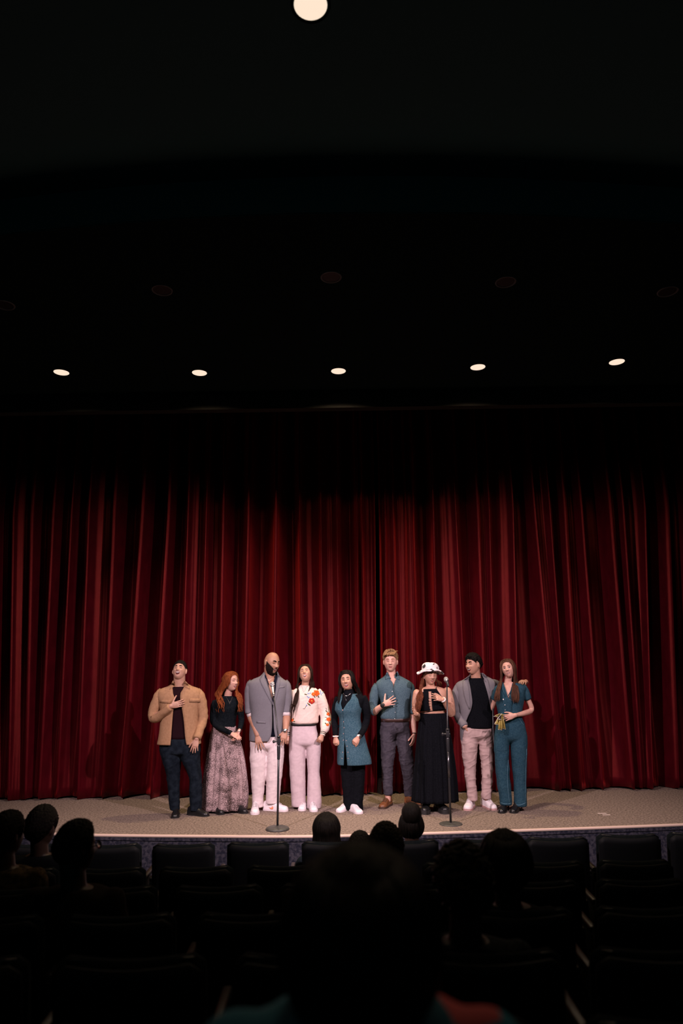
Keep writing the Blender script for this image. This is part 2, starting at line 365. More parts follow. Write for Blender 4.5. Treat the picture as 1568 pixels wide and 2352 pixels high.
class Person:
    def __init__(S, label, foot, D=None, sk=None, name='person'):
        g = G(*foot); S.D = D or g.y; S.root = thing(name, label, 'person', (g.x, S.D, 0)); S.bm = bmesh.new(); S.sk = sk
        a = P(foot[0], 1650, S.D); b = P(foot[0]+1, 1650, S.D); S.m = (b-a).length      # metres per pixel
        S.parts = []
    def p(S, x, y, dy=0): return P(x, y, S.D+dy)
    def head(S, cx, cy, hpx, yaw=0, pitch=0, roll=0, dy=-.02, **h):
        S.hc = S.p(cx, cy, dy); S.hs = hpx*S.m/.23
        S.R = Matrix.Rotation(roll, 3, 'Y') @ Matrix.Rotation(yaw, 3, 'Z') @ Matrix.Rotation(-pitch, 3, 'X')
        S.h = h; S.T = add_head(S.bm, S.hc, S.R, S.hs, h)
    def neck(S, x, y, wpx, dy=0, trap=None):
        b = S.p(x, y, dy); r = wpx*S.m/2
        top = S.T @ V((0, .022, -.055))
        tube(S.bm, [b-V((0, 0, .05)), b, b.lerp(top, .5), top], [(r*1.25, r*1.05), (r*1.06, r), r*.97, r*.98], n=20, k=3)
    def rings(S, rs, inset=0, k=4):
        """rs: (y, xl, xr, half depth, dy[, oL, oR]) -> interpolated ring tuples"""
        q = [tuple(r) + ((0,) if len(r) == 4 else ()) for r in rs]
        return spl(q, k)
    def torso(S, rs, inset=.012):
        rows = []
        for y, xl, xr, dh, dy in S.rings([r[:5] for r in rs]):
            c = S.p((xl+xr)/2, y, dy); rx = (xr-xl)/2*S.m-inset; ry = dh-inset; rows.append(S.ringpts(c, rx, ry))
        vv = grid(S.bm, rows, cu=True); S.bm.faces.new(vv[0][::-1]); S.bm.faces.new(vv[-1])
        n = len(rows[0]); S.tb = BVHTree.FromPolygons([p for r in rows for p in r], [(i*n+j, i*n+(j+1) % n, (i+1)*n+(j+1) % n, (i+1)*n+j) for i in range(len(rows)-1) for j in range(n)])
    @staticmethod
    def ringpts(c, rx, ry, n=44, e=2.4, z=None):
        return [V((c.x+max(rx, .01)*sg(math.sin(t), 2/e), c.y-max(ry, .01)*sg(math.cos(t), 2/e), c.z)) for t in [2*PI*i/n for i in range(n)]]
    def limb(S, pts, rad, ref=(1, 0, 0), n=18, k=4):
        if not getattr(S, 'bare', 0): rad = [(rad[0] if not isinstance(rad[0], tuple) else rad[0][0])*.74]+list(rad[1:])
        tube(S.bm, pts, rad, ref=ref, n=n, k=k)
    def finish(S, vox=.0042):
        S.fig = obj('body', S.bm, S.sk, S.root)
        m = S.fig.modifiers.new('r', 'REMESH'); m.mode = 'VOXEL'; m.voxel_size = vox; m.adaptivity = .0; m.use_smooth_shade = True
        dg = bpy.context.evaluated_depsgraph_get(); me = bpy.data.meshes.new_from_object(S.fig.evaluated_get(dg)); S.fig.modifiers.clear()
        # drop hidden detail: coarsen the covered lower body
        S.fig.data = me; me.shade_smooth()
        if not me.materials: me.materials.append(S.sk)
        S.bvh = bvh_of([S.fig]); return S.fig
    # ---------------- garments
    def sheet(S, name, rs, mat, k=4, n=48, e=2.4, thick=.005, wr=0, out=0, label=None, bm=None, folds=None, wf=(14, 14, 9)):
        """torso garment; a ring with 7 values leaves an opening between pixel xs oL and oR in front"""
        own = bm is None
        bm = bm or bmesh.new(); rows = []
        op = any(len(r) > 5 for r in rs)
        rr = []
        for r in rs:
            r = tuple(r) + ((0,) if len(r) == 4 else ())
            if op and len(r) == 5: mdl = (r[1]+r[2])/2; r = r+(mdl-.1, mdl+.1)
            rr.append(r)
        for q in spl(rr, k):
            y, xl, xr, dh, dy = q[:5]
            c = S.p((xl+xr)/2, y, dy); rx = (xr-xl)/2*S.m+out; ry = dh+out
            if op:
                al = max(-.97, min(.97, ((q[5]-(xl+xr)/2)*S.m)/rx)); ar = max(-.97, min(.97, ((q[6]-(xl+xr)/2)*S.m)/rx))
                tl = math.asin(sg(al, e/2)); tr = math.asin(sg(ar, e/2)); ts = [tr+(2*PI+tl-tr)*i/n for i in range(n+1)]
            else: ts = [2*PI*i/n for i in range(n)]
            row = []
            for t in ts:
                f = 1+(folds(t, c.z) if folds else 0)
                row.append(V((c.x+rx*f*sg(math.sin(t), 2/e), c.y-ry*f*sg(math.cos(t), 2/e), c.z)))
            rows.append(row)
        vv = grid(bm, rows, cu=not op)
        if wr:
            vl = [v for r in vv for v in r]; wrinkle(bm, wr, f=wf, seed=S.D*3+len(name), verts=vl)
        if not own:
            if not op: bm.faces.new(vv[0][::-1]); bm.faces.new(vv[-1])
            return vv
        return S.add(name, bm, mat, thick, label)
    def add(S, name, bm, mat, thick=0, label=None, parent=None, **k):
        o = obj(name, bm, mat, parent or S.root, solid=thick, label=label, **k); S.parts.append(o); return o
    def union(S, name, bm, mat, vox=.0085, smooth=3, wr=.003, wf=(9, 9, 11), label=None, crease=0):
        """fuse overlapping closed volumes into one cloth surface, then add folds"""
        me = bpy.data.meshes.new('tmp'); bmesh.ops.recalc_face_normals(bm, faces=bm.faces); bm.to_mesh(me); bm.free(); o = bpy.data.objects.new('tmp', me); C.objects.link(o)
        m = o.modifiers.new('r', 'REMESH'); m.mode = 'VOXEL'; m.voxel_size = vox
        dg = bpy.context.evaluated_depsgraph_get(); me2 = bpy.data.meshes.new_from_object(o.evaluated_get(dg)); bpy.data.objects.remove(o); bpy.data.meshes.remove(me)
        bm = bmesh.new(); bm.from_mesh(me2); bpy.data.meshes.remove(me2)
        for _ in range(smooth): bmesh.ops.smooth_vert(bm, verts=bm.verts, factor=.5, use_axis_x=True, use_axis_y=True, use_axis_z=True)
        bm.normal_update()
        for v in bm.verts:
            c = v.co; d = wr*noise.noise(V((c.x*wf[0], c.y*wf[1], c.z*wf[2]+S.D)))*1.4
            if crease: d += crease*(max(0, 1-abs(noise.noise(V((c.x*7+c.z*5, c.y*7, c.z*17-c.x*6+S.D*5))))*5)-.25)
            v.co += v.normal*d
        return S.add(name, bm, mat, 0, label)
    def leg(S, bm, rs, dk=1.05, k=4, n=24, wr=.004, seed=0, e=2.2):
        rows = []
        for q in spl([tuple(r)+((0,) if len(r) == 3 else ()) for r in rs], k):
            y, xl, xr, dy = q; c = S.p((xl+xr)/2, y, dy); rx = (xr-xl)/2*S.m; rows.append(S.ringpts(c, rx, min(rx*dk, .115), n, e))
        vv = grid(bm, rows, cu=True); bm.faces.new(vv[0][::-1]); bm.faces.new(vv[-1])
        if wr: wrinkle(bm, wr, f=(11, 11, 16), seed=seed+S.D, verts=[v for r in vv for v in r])
    def sleeve(S, bm, pts, rad, n=20, k=5, wr=.005, seed=0, cap=True, bunch=0):
        b2 = bmesh.new(); p0 = V(pts[0]); ax = S.p(pix(S.hc)[0], pix(p0)[1], 0); r0 = rad[0] if not isinstance(rad[0], tuple) else rad[0][0]
        q = p0.lerp(V((ax.x, p0.y, p0.z)), .30)+V((0, 0, -.018)); pts = [q]+list(pts); rad = [r0*.74]+list(rad); rad[1] = rad[1] if isinstance(rad[1], tuple) else rad[1]*.95
        def w_(i, th, c): return bunch*math.sin(c.z*70+3*math.sin(th))*.5
        tube(b2, pts, rad, n=n, k=k, dome=False, cap=True, wr=w_ if bunch else None)
        if wr: wrinkle(b2, wr, f=(16, 16, 20), seed=seed)
        bmesh.ops.recalc_face_normals(b2, faces=b2.faces); me = bpy.data.meshes.new('tmp'); b2.to_mesh(me); b2.free(); bm.from_mesh(me); bpy.data.meshes.remove(me)
    def surf(S, objs=None): return bvh_of(objs or ([S.fig]+S.parts))
    def hit(S, bvh, x, y, off=.003):
        d = ray(x, y); h = bvh.ray_cast(CAM+d*(S.D-1.2), d)
        if h[0] is None: return S.p(x, y, -.12)
        return h[0]-d*off
    def patch(S, name, L, Rr, mat, bvh, n=4, off=.004, thick=.003, label=None, k=3, parent=None, drop=None):
        """flat cloth piece between two rails of pixel points laid on the surface below"""
        L = spl(L, k) if k > 1 else L; Rr = spl(Rr, k) if k > 1 else Rr
        bm = bmesh.new(); rows = []
        for a, b in zip(L, Rr):
            rows.append([S.hit(bvh, a[0]+(b[0]-a[0])*j/n, a[1]+(b[1]-a[1])*j/n, off) for j in range(n+1)])
        grid(bm, rows); return S.add(name, bm, mat, thick, label, parent)
    def line(S, name, pts, mat, bvh, r=.0012, off=.002, label=None, k=4, parent=None):
        bm = bmesh.new(); q = [S.hit(bvh, x, y, off) for x, y in (spl(pts, k) if k > 1 else pts)]
        tube(bm, q, [r]*len(q), n=6, k=1, dome=False); return S.add(name, bm, mat, 0, label, parent)
    def button(S, x, y, mat, bvh, r=.005, name='button', off=.004, label=None):
        c = S.hit(bvh, x, y, off); bm = bmesh.new(); ell(bm, c, (r, .0025, r), None, 10, 6); return S.add(name, bm, mat, 0, label)
    # ---------------- face
    def fp(S, x, z, off=.001):
        o = S.T @ V((x, -.3, z)); d = (S.R @ V((0, 1, 0))).normalized(); h = S.bvh.ray_cast(o, d)
        return (h[0] if h[0] is not None else S.T @ V((x, -.085, z))) - d*off*S.hs
    def fgrid(S, name, outline, mat, off=.001, n=4, off2=None, label=None, parent=None, thick=0):
        """outline: list of (xa, za, xb, zb) rail pairs in face coordinates"""
        bm = bmesh.new(); rows = []
        for q in outline:
            rows.append([S.fp(q[0]+(q[2]-q[0])*j/n, q[1]+(q[3]-q[1])*j/n, off+(off2 or 0)*math.sin(PI*j/n)) for j in range(n+1)])
        grid(bm, rows); return S.add(name, bm, mat, thick, label, parent)
    def face(S, brow, lip, eye='closed', mouth='open', mw=.022, mh=.012, teeth=True, browt=.0042, browy=.026, lash=.0024, mz=-.060, smile=.004, iris=None, under=False):
        browt *= 1.25
        for sx in (-1, 1):
            ol = []
            for i in range(7):
                t = i/6; x = sx*(.011+.034*t); z = browy-.003+.007*math.sin(PI*(.08+t*.72)); th = browt*(.6+.8*math.sin(PI*min(1, t+.12)))
                ol.append((x, z-th, x, z+th))
            S.fgrid('eyebrow', ol, brow, .0012, 2)
            if eye == 'open':
                bm = bmesh.new(); ol = []
                for i in range(9):
                    t = i/8; x = sx*(.0175+.027*t); hh = .0062*math.sin(PI*t)**.8+.0003; ol.append((x, .003-hh*.8, x, .003+hh))
                e_ = S.fgrid('eye', ol, m_eyew, .0010, 3)
                ol = [(sx*.031-.0055*math.cos(PI*i/6), .0035-.0056*math.sin(PI*i/6), sx*.031-.0055*math.cos(PI*i/6), .0035+.0056*math.sin(PI*i/6)) for i in range(7)]
                S.fgrid('iris', ol, iris or m_dark, .0017, 3, parent=e_)
                ol = [(sx*(.016+.031*i/8), .003+.0064*math.sin(PI*i/8)**.8-lash*.5, sx*(.016+.031*i/8), .003+.0064*math.sin(PI*i/8)**.8+lash) for i in range(9)]
                S.fgrid('eyelash', ol, m_dark, .0019, 1)
            else:
                cv = -1 if eye == 'closed' else .8
                ol = [(sx*(.016+.031*i/8), .001+cv*.0035*math.sin(PI*i/8)-lash*(.4+.6*math.sin(PI*i/8)), sx*(.016+.031*i/8), .001+cv*.0035*math.sin(PI*i/8)+lash*(.4+.6*math.sin(PI*i/8))) for i in range(9)]
                S.fgrid('eyelash', ol, m_dark, .0014, 1)
        # lips: ring around the mouth opening
        def mo(t, k, ex):                       # t 0..1 across, upper/lower edge
            x = -1+2*t; X = x*(mw+ex); up = (mh*k+ex*.9)*(1-abs(x)**2.2)
            return X, up
        for nm, sgn in (('upper_lip', 1), ('lower_lip', -1)):
            ol = []
            for i in range(11):
                t = i/10; x = -1+2*t; sm = smile*abs(x)**2
                inner = (mh*(.55 if sgn > 0 else 1.0))*(1-abs(x)**2.5)*sgn
                th = (.0048 if sgn > 0 else .0060)*(1-.75*abs(x)**2.5)*sgn
                X = x*(mw+.002); ol.append((X, mz+sm+inner, X, mz+sm+inner+th))
            S.fgrid(nm, ol, lip, .0018, 3, off2=.0022)
        if mh > .002:
            ol = []
            for i in range(11):
                x = -1+2*i/10; sm = smile*abs(x)**2; f = (1-abs(x)**2.5); ol.append((x*mw, mz+sm-mh*f, x*mw, mz+sm+mh*.55*f))
            S.fgrid('mouth', ol, m_mouth, .0008, 3)
            if teeth:
                ol = []
                for i in range(9):
                    x = (-1+2*i/8)*.86; sm = smile*abs(x)**2; f = (1-abs(x)**2.5); tp = mz+sm+mh*.55*f; ol.append((x*mw, tp-min(.0075, mh*.75)*(f+.1), x*mw, tp-.0004))
                S.fgrid('teeth', ol, m_teeth, .0016, 2)
        # nostrils
        bm = bmesh.new()
        for sx in (-1, 1):
            ell(bm, S.fp(sx*.0065, -.034, .0003), (.0035*S.hs, .002, .0022*S.hs), S.R, 8, 6)
        S.add('nostril', bm, m_dark2)
    def cap(S, mat, mask, thick=.012, seed=0, bump=.004, freq=24, name='hair', label=None, zs=1.0, k=1):
        """hair lying on the skull. mask(az, el) > 0 where hair grows; value 0..1 = relative thickness"""
        bm = bmesh.new(); ne, na = 88, 144; vv = []
        def pt(i, j):
            el = -1.3+(PI/2+1.3)*i/ne; az = 2*PI*j/na; az_ = az if az <= PI else az-2*PI
            p = headpoint(az, min(el, PI/2-.001), {'nose': 0}); m = mask(az_, el); nrm = p.normalized()
            nn = noise.noise(p*freq*8+V((seed, 0, 0)))
            t = thick*max(.12, min(1, m*3.0))*(mask(az_, el) > -.05)+bump*nn
            p2 = p+nrm*max(.0015, t); 
            return m, S.T @ p2
        g = [[pt(i, j) for j in range(na)] for i in range(ne+1)]
        V_ = [[bm.verts.new(q[1]) for q in r] for r in g]
        for i in range(ne):
            for j in range(na):
                jj = (j+1) % na; ms = [g[i][j][0], g[i][jj][0], g[i+1][jj][0], g[i+1][j][0]]
                if min(ms) > 0:
                    bm.faces.new((V_[i][j], V_[i][jj], V_[i+1][jj], V_[i+1][j]))
        for v in [v for v in bm.verts if not v.link_faces]: bm.verts.remove(v)
        return S.add(name, bm, mat, .004, label)
    def sk_(S, az, el, out=.012):
        p = headpoint(az, el, {'nose': 0}); return S.T @ (p+p.normalized()*out)
    def fall(S, side, rng, mid, n, front=.62, back=2.2, out=.014, part=0.0, lo=-.35):
        """strands that start at the parting, lie over the skull and then follow mid(a) (list of world points, a: 0 front .. 1 back)"""
        st = []
        for k in range(n):
            a = (k+rng.random())/n; az = side*(front+(back-front)*a); r1 = rng.uniform(-.1, .1)
            st.append([S.sk_(part+side*(.10+.5*a), 1.30-.35*(1-a), out*.6), S.sk_(az*.80, .95, out), S.sk_(az*.97, .45+r1, out*1.15), S.sk_(az, lo+.25+r1, out*1.25)]+mid(a, rng))
        return st
    def locks(S, mat, strands, r=.010, name='hair_lock', wave=.010, wl=26, flat=.6, label=None, jit=.006, seed=1, stuff=True):
        """strands: list of lists of world points"""
        rng = random.Random(seed); bm = bmesh.new()
        for st in strands:
            ph = rng.uniform(0, 6.28); q = []
            sp = spl([tuple(p) for p in st], 5); n = len(sp)
            for i, p in enumerate(sp):
                t = i/(n-1); a = wave*min(1, t*1.6)
                q.append(V(p)+V((a*math.sin(p[2]*wl+ph), a*.6*math.cos(p[2]*wl*1.1+ph), 0)))
            rad = [(r*(1.0 if i/(n-1) < .6 else max(.16, 1-(i/(n-1)-.6)*2.1)), r*flat*(1.0 if i/(n-1) < .6 else max(.16, 1-(i/(n-1)-.6)*2.1))) for i in range(n)]
            tube(bm, q, rad, n=7, k=1, dome=False)
        return S.add(name, bm, mat, 0, label)
    def shoe(S, x, y, ang, mat, sole, L=.28, W=.10, kind='sneaker', label=None, heel=0, h=.085, xoff=0, dy=0, toe=None):
        """x, y: pixel of the middle of the sole on the floor; ang: heading in degrees, 0 = viewer's right, -90 = towards the camera"""
        c = G(x, y); c.y += dy; a = math.radians(ang); d = V((math.cos(a), math.sin(a), 0)); wv = V((-d.y, d.x, 0)); st = .022 if kind != 'dress' else .010
        if kind == 'chunky': st = .045
        prof = [(-.515, .12, .3), (-.5, .55, .75), (-.46, .72, .95), (-.34, .80, 1.0), (-.15, .78, 1.0), (-.02, .80, .92), (.12, .92, .68), (.26, 1.0, .54), (.38, .93, .46), (.46, .72, .38), (.5, .40, .24), (.515, .08, .06)]
        bm = bmesh.new(); rows = []
        for t, ww, hh in spl(prof, 3):
            q = c+d*t*L; z0 = st*.8+heel*max(0, min(1, (.15-t)*2.5)); H = h*hh
            row = []
            for i in range(17):
                th = PI*i/16; row.append(q+wv*(W/2*ww*sg(math.cos(th), .8))*(.94)+V((0, 0, z0+H*math.sin(th)**.75)))
            rows.append(row)
        vv = grid(bm, rows, cv=True); bm.faces.new(vv[0]); bm.faces.new(vv[-1][::-1])
        o = S.add('shoe', bm, mat, 0, label)
        bm = bmesh.new(); rows = []
        for t, ww, hh in spl(prof, 3):
            q = c+d*t*L*1.02; z1 = st+heel*max(0, min(1, (.15-t)*2.5)); w2 = W/2*ww*1.03
            zb = .0 if not (heel and .28 > (.5+t) > -1) else 0
            z_b = 0.001 if (not heel or t < -.22 or t > .16) else heel*max(0, min(1, (.15-t)*2.5))*.9
            rows.append([q-wv*w2+V((0, 0, z_b)), q-wv*w2+V((0, 0, z1)), q+wv*w2+V((0, 0, z1)), q+wv*w2+V((0, 0, z_b))])
        vv = grid(bm, rows, cv=True); bm.faces.new(vv[0]); bm.faces.new(vv[-1][::-1])
        obj('sole', bm, sole, o, smooth=False)
        if kind in ('sneaker', 'boot'):
            bm = bmesh.new()
            for k in range(5):
                t = .02+.05*k; q = c+d*t*L; zz = st*.8+h*(.94-.075*k*1.0)
                tube(bm, [q-wv*W*.24+V((0, 0, zz-.008)), q+V((0, 0, zz+.006)), q+wv*W*.24+V((0, 0, zz-.008))], [.003]*3, n=5, k=2, dome=False)
            obj('laces', bm, m_lace if kind == 'sneaker' else m_bootlace, o)
        return o, c, d, wv
m_eyew = M('eye_white', (.75, .68, .66), .3); m_dark = M('eyelash_dark', (.006, .003, .003), .8); m_dark2 = M('nostril_dark', (.06, .018, .014), .8)
m_mouth = M('mouth_inside', (.10, .018, .018), .5); m_teeth = M('teeth', (.86, .80, .76), .3)
m_lace = M('white_laces', (.80, .74, .76), .7); m_bootlace = M('brown_laces', (.09, .04, .02), .7)
def shortmask(front=.62, side=-.10, back=-.55, temple=.55):
    """hairline elevation as a function of azimuth (0 = face)"""
    def m(az, el):
        a = abs(az)
        if a < .55: lim = front+.05*math.cos(a*4)
        elif a < 1.25: lim = front+(temple-.62-front)*0+(side-front)*((a-.55)/.7)**1.3
        elif a < 1.75: lim = side+.22*math.sin((a-1.25)/.5*PI)
        else: lim = side+(back-side)*min(1, (a-1.75)/.9)
        return (el-lim)
    return m
# ================================================================== garment materials
m_camel = M('camel_twill', (.36, .205, .115), .9, (.42, .245, .14), 40, bump=.25, bscale=500)
m_maroon = M('dark_maroon_knit', (.012, .0035, .006), .9, (.018, .006, .009), 200)
m_bjean = M('black_blue_denim', (.005, .008, .013), .9, (.012, .018, .027), 18, bump=.2, bscale=400)
m_shoeblk = M('black_leather', (.010, .010, .011), .32); m_soleblk = M('black_rubber', (.012, .012, .013), .6)
m_blkknit = M('black_knit', (.004, .006, .0085), .95, (.008, .011, .014), 60)
m_blktop = M('black_cotton', (.0025, .003, .0045), .95, (.005, .0055, .008), 90)
m_blazer = M('grey_wool', (.125, .122, .142), .9, (.20, .195, .22), 320, lo=.3, hi=.7, bump=.2, bscale=500)
m_blazer2 = M('warm_grey_wool', (.135, .125, .14), .9, (.20, .19, .21), 320, lo=.3, hi=.7, bump=.2, bscale=500)
m_navy = M('navy_cotton', (.004, .005, .014), .85, (.008, .010, .022), 50)
m_white = M('white_twill', (.66, .56, .58), .85, (.72, .62, .63), 30, bump=.15, bscale=300)
m_lilac = M('pale_lilac_suiting', (.50, .40, .43), .85, (.55, .44, .475), 30, bump=.12, bscale=300)
m_cream = M('cream_knit', (.68, .55, .50), .92, (.74, .60, .54), 60, bump=.3, bscale=380)
m_denim = M('mid_blue_denim', (.022, .062, .090), .9, (.060, .118, .150), 70, lo=.3, hi=.72, bump=.3, bscale=420, detail=6)
m_denim2 = M('teal_blue_denim', (.014, .048, .076), .9, (.032, .080, .110), 60, lo=.3, hi=.72, bump=.25, bscale=420, detail=6)
m_stitch = M('pale_denim_hem', (.12, .24, .32), .9)
m_chino = M('pink_beige_chino', (.42, .30, .29), .88, (.47, .34, .33), 25, bump=.15, bscale=300)
m_greyt = M('dark_grey_suiting', (.040, .036, .048), .9, (.058, .052, .066), 30, bump=.15, bscale=300)
m_belt = M('dark_brown_leather', (.035, .014, .012), .5); m_silver = M('silver_metal', (.75, .72, .7), .25, metal=1); m_bead = M('white_beads', (.75, .70, .68), .4)
m_shoew = M('white_leather', (.80, .74, .77), .5); m_solew = M('white_rubber', (.74, .66, .70), .6); m_solep = M('pinkish_gum_rubber', (.50, .30, .29), .6)
m_boot = M('tan_leather', (.22, .085, .032), .42, (.11, .04, .016), 14); m_solebr = M('dark_brown_sole', (.05, .025, .015), .6)
m_orange = M('orange_embroidery', (.78, .13, .025), .8, bump=.5, scale=300); m_orange2 = M('dark_orange_embroidery', (.42, .035, .02), .8); m_yellow = M('yellow_embroidery', (.85, .33, .06), .8)
m_bluee = M('blue_embroidery', (.10, .28, .60), .8); m_greene = M('green_embroidery', (.07, .085, .03), .8)
def paisley():
    m, nt, b = _nt('teal_print_cotton'); N = nt.nodes; L = nt.links; b.inputs['Roughness'].default_value = .85
    tc = N.new('ShaderNodeTexCoord'); mp = N.new('ShaderNodeMapping'); mp.inputs['Scale'].default_value = (1, .0, 1); L.new(tc.outputs['Object'], mp.inputs[0])
    v = N.new('ShaderNodeTexVoronoi'); v.inputs['Scale'].default_value = 9; v.inputs['Randomness'].default_value = .35; v.distance = 'MANHATTAN'; L.new(mp.outputs[0], v.inputs['Vector'])
    mu = N.new('ShaderNodeMath'); mu.operation = 'MULTIPLY'; mu.inputs[1].default_value = 42; L.new(v.outputs['Distance'], mu.inputs[0])
    s = N.new('ShaderNodeMath'); s.operation = 'SINE'; L.new(mu.outputs[0], s.inputs[0])
    n = N.new('ShaderNodeTexNoise'); n.inputs['Scale'].default_value = 120; L.new(tc.outputs['Object'], n.inputs['Vector'])
    a = N.new('ShaderNodeMath'); a.operation = 'MULTIPLY_ADD'; a.inputs[1].default_value = .15; L.new(s.outputs[0], a.inputs[0]); L.new(n.outputs[0], a.inputs[2])
    x = N.new('ShaderNodeMix'); x.data_type = 'RGBA'; x.inputs[6].default_value = (.014, .046, .070, 1); x.inputs[7].default_value = (.085, .145, .175, 1)
    r = N.new('ShaderNodeMapRange'); r.inputs[1].default_value = .25; r.inputs[2].default_value = .85; L.new(a.outputs[0], r.inputs[0]); L.new(r.outputs[0], x.inputs[0]); L.new(x.outputs[2], b.inputs['Base Color'])
    return m
m_print = paisley()
def animal():
    m, nt, b = _nt('animal_print_chiffon'); N = nt.nodes; L = nt.links; b.inputs['Roughness'].default_value = .85
    tc = N.new('ShaderNodeTexCoord')
    v = N.new('ShaderNodeTexVoronoi'); v.inputs['Scale'].default_value = 125; L.new(tc.outputs['Object'], v.inputs['Vector'])
    n = N.new('ShaderNodeTexNoise'); n.inputs['Scale'].default_value = 7; L.new(tc.outputs['Object'], n.inputs['Vector'])
    a = N.new('ShaderNodeMath'); a.operation = 'MULTIPLY_ADD'; a.inputs[1].default_value = -1.0; L.new(n.outputs[0], a.inputs[0]); L.new(v.outputs['Distance'], a.inputs[2])
    r = N.new('ShaderNodeMapRange'); r.inputs[1].default_value = -.16; r.inputs[2].default_value = .10; L.new(a.outputs[0], r.inputs[0])
    x = N.new('ShaderNodeMix'); x.data_type = 'RGBA'; x.inputs[6].default_value = (.045, .026, .026, 1); x.inputs[7].default_value = (.46, .33, .34, 1); L.new(r.outputs[0], x.inputs[0])
    L.new(x.outputs[2], b.inputs['Base Color']); return m
m_animal = animal()
sk_fair = skin('fair_skin', (.60, .345, .275)); sk_tan = skin('tan_skin', (.50, .275, .195)); sk_brown = skin('brown_skin', (.46, .25, .175)); sk_bald = skin('warm_brown_skin', (.40, .21, .14)); sk_med = skin('medium_skin', (.52, .30, .22))
h_black = hairm('black_hair', (.004, .003, .003), (.010, .007, .006)); h_red = hairm('copper_hair', (.12, .028, .009), (.28, .075, .024)); h_dbrown = hairm('dark_brown_hair', (.010, .005, .0035), (.030, .014, .009))
h_brown = hairm('brown_hair', (.040, .018, .012), (.105, .046, .028)); h_sandy = hairm('sandy_hair', (.16, .085, .04), (.30, .17, .085)); h_auburn = hairm('auburn_hair', (.055, .015, .009), (.15, .045, .022))
lip_a = M('lip_pink', (.42, .13, .12), .4); lip_b = M('lip_brown', (.30, .10, .085), .45); lip_c = M('lip_red', (.42, .06, .06), .35)
m_beard = hairm('black_beard', (.006, .004, .0035), (.016, .009, .007))
br_blk = M('black_brow', (.008, .005, .004), .8); br_brn = M('brown_brow', (.10, .045, .025), .8); br_lt = M('light_brow', (.22, .11, .065), .8)
PY = V((0, 1, 0))
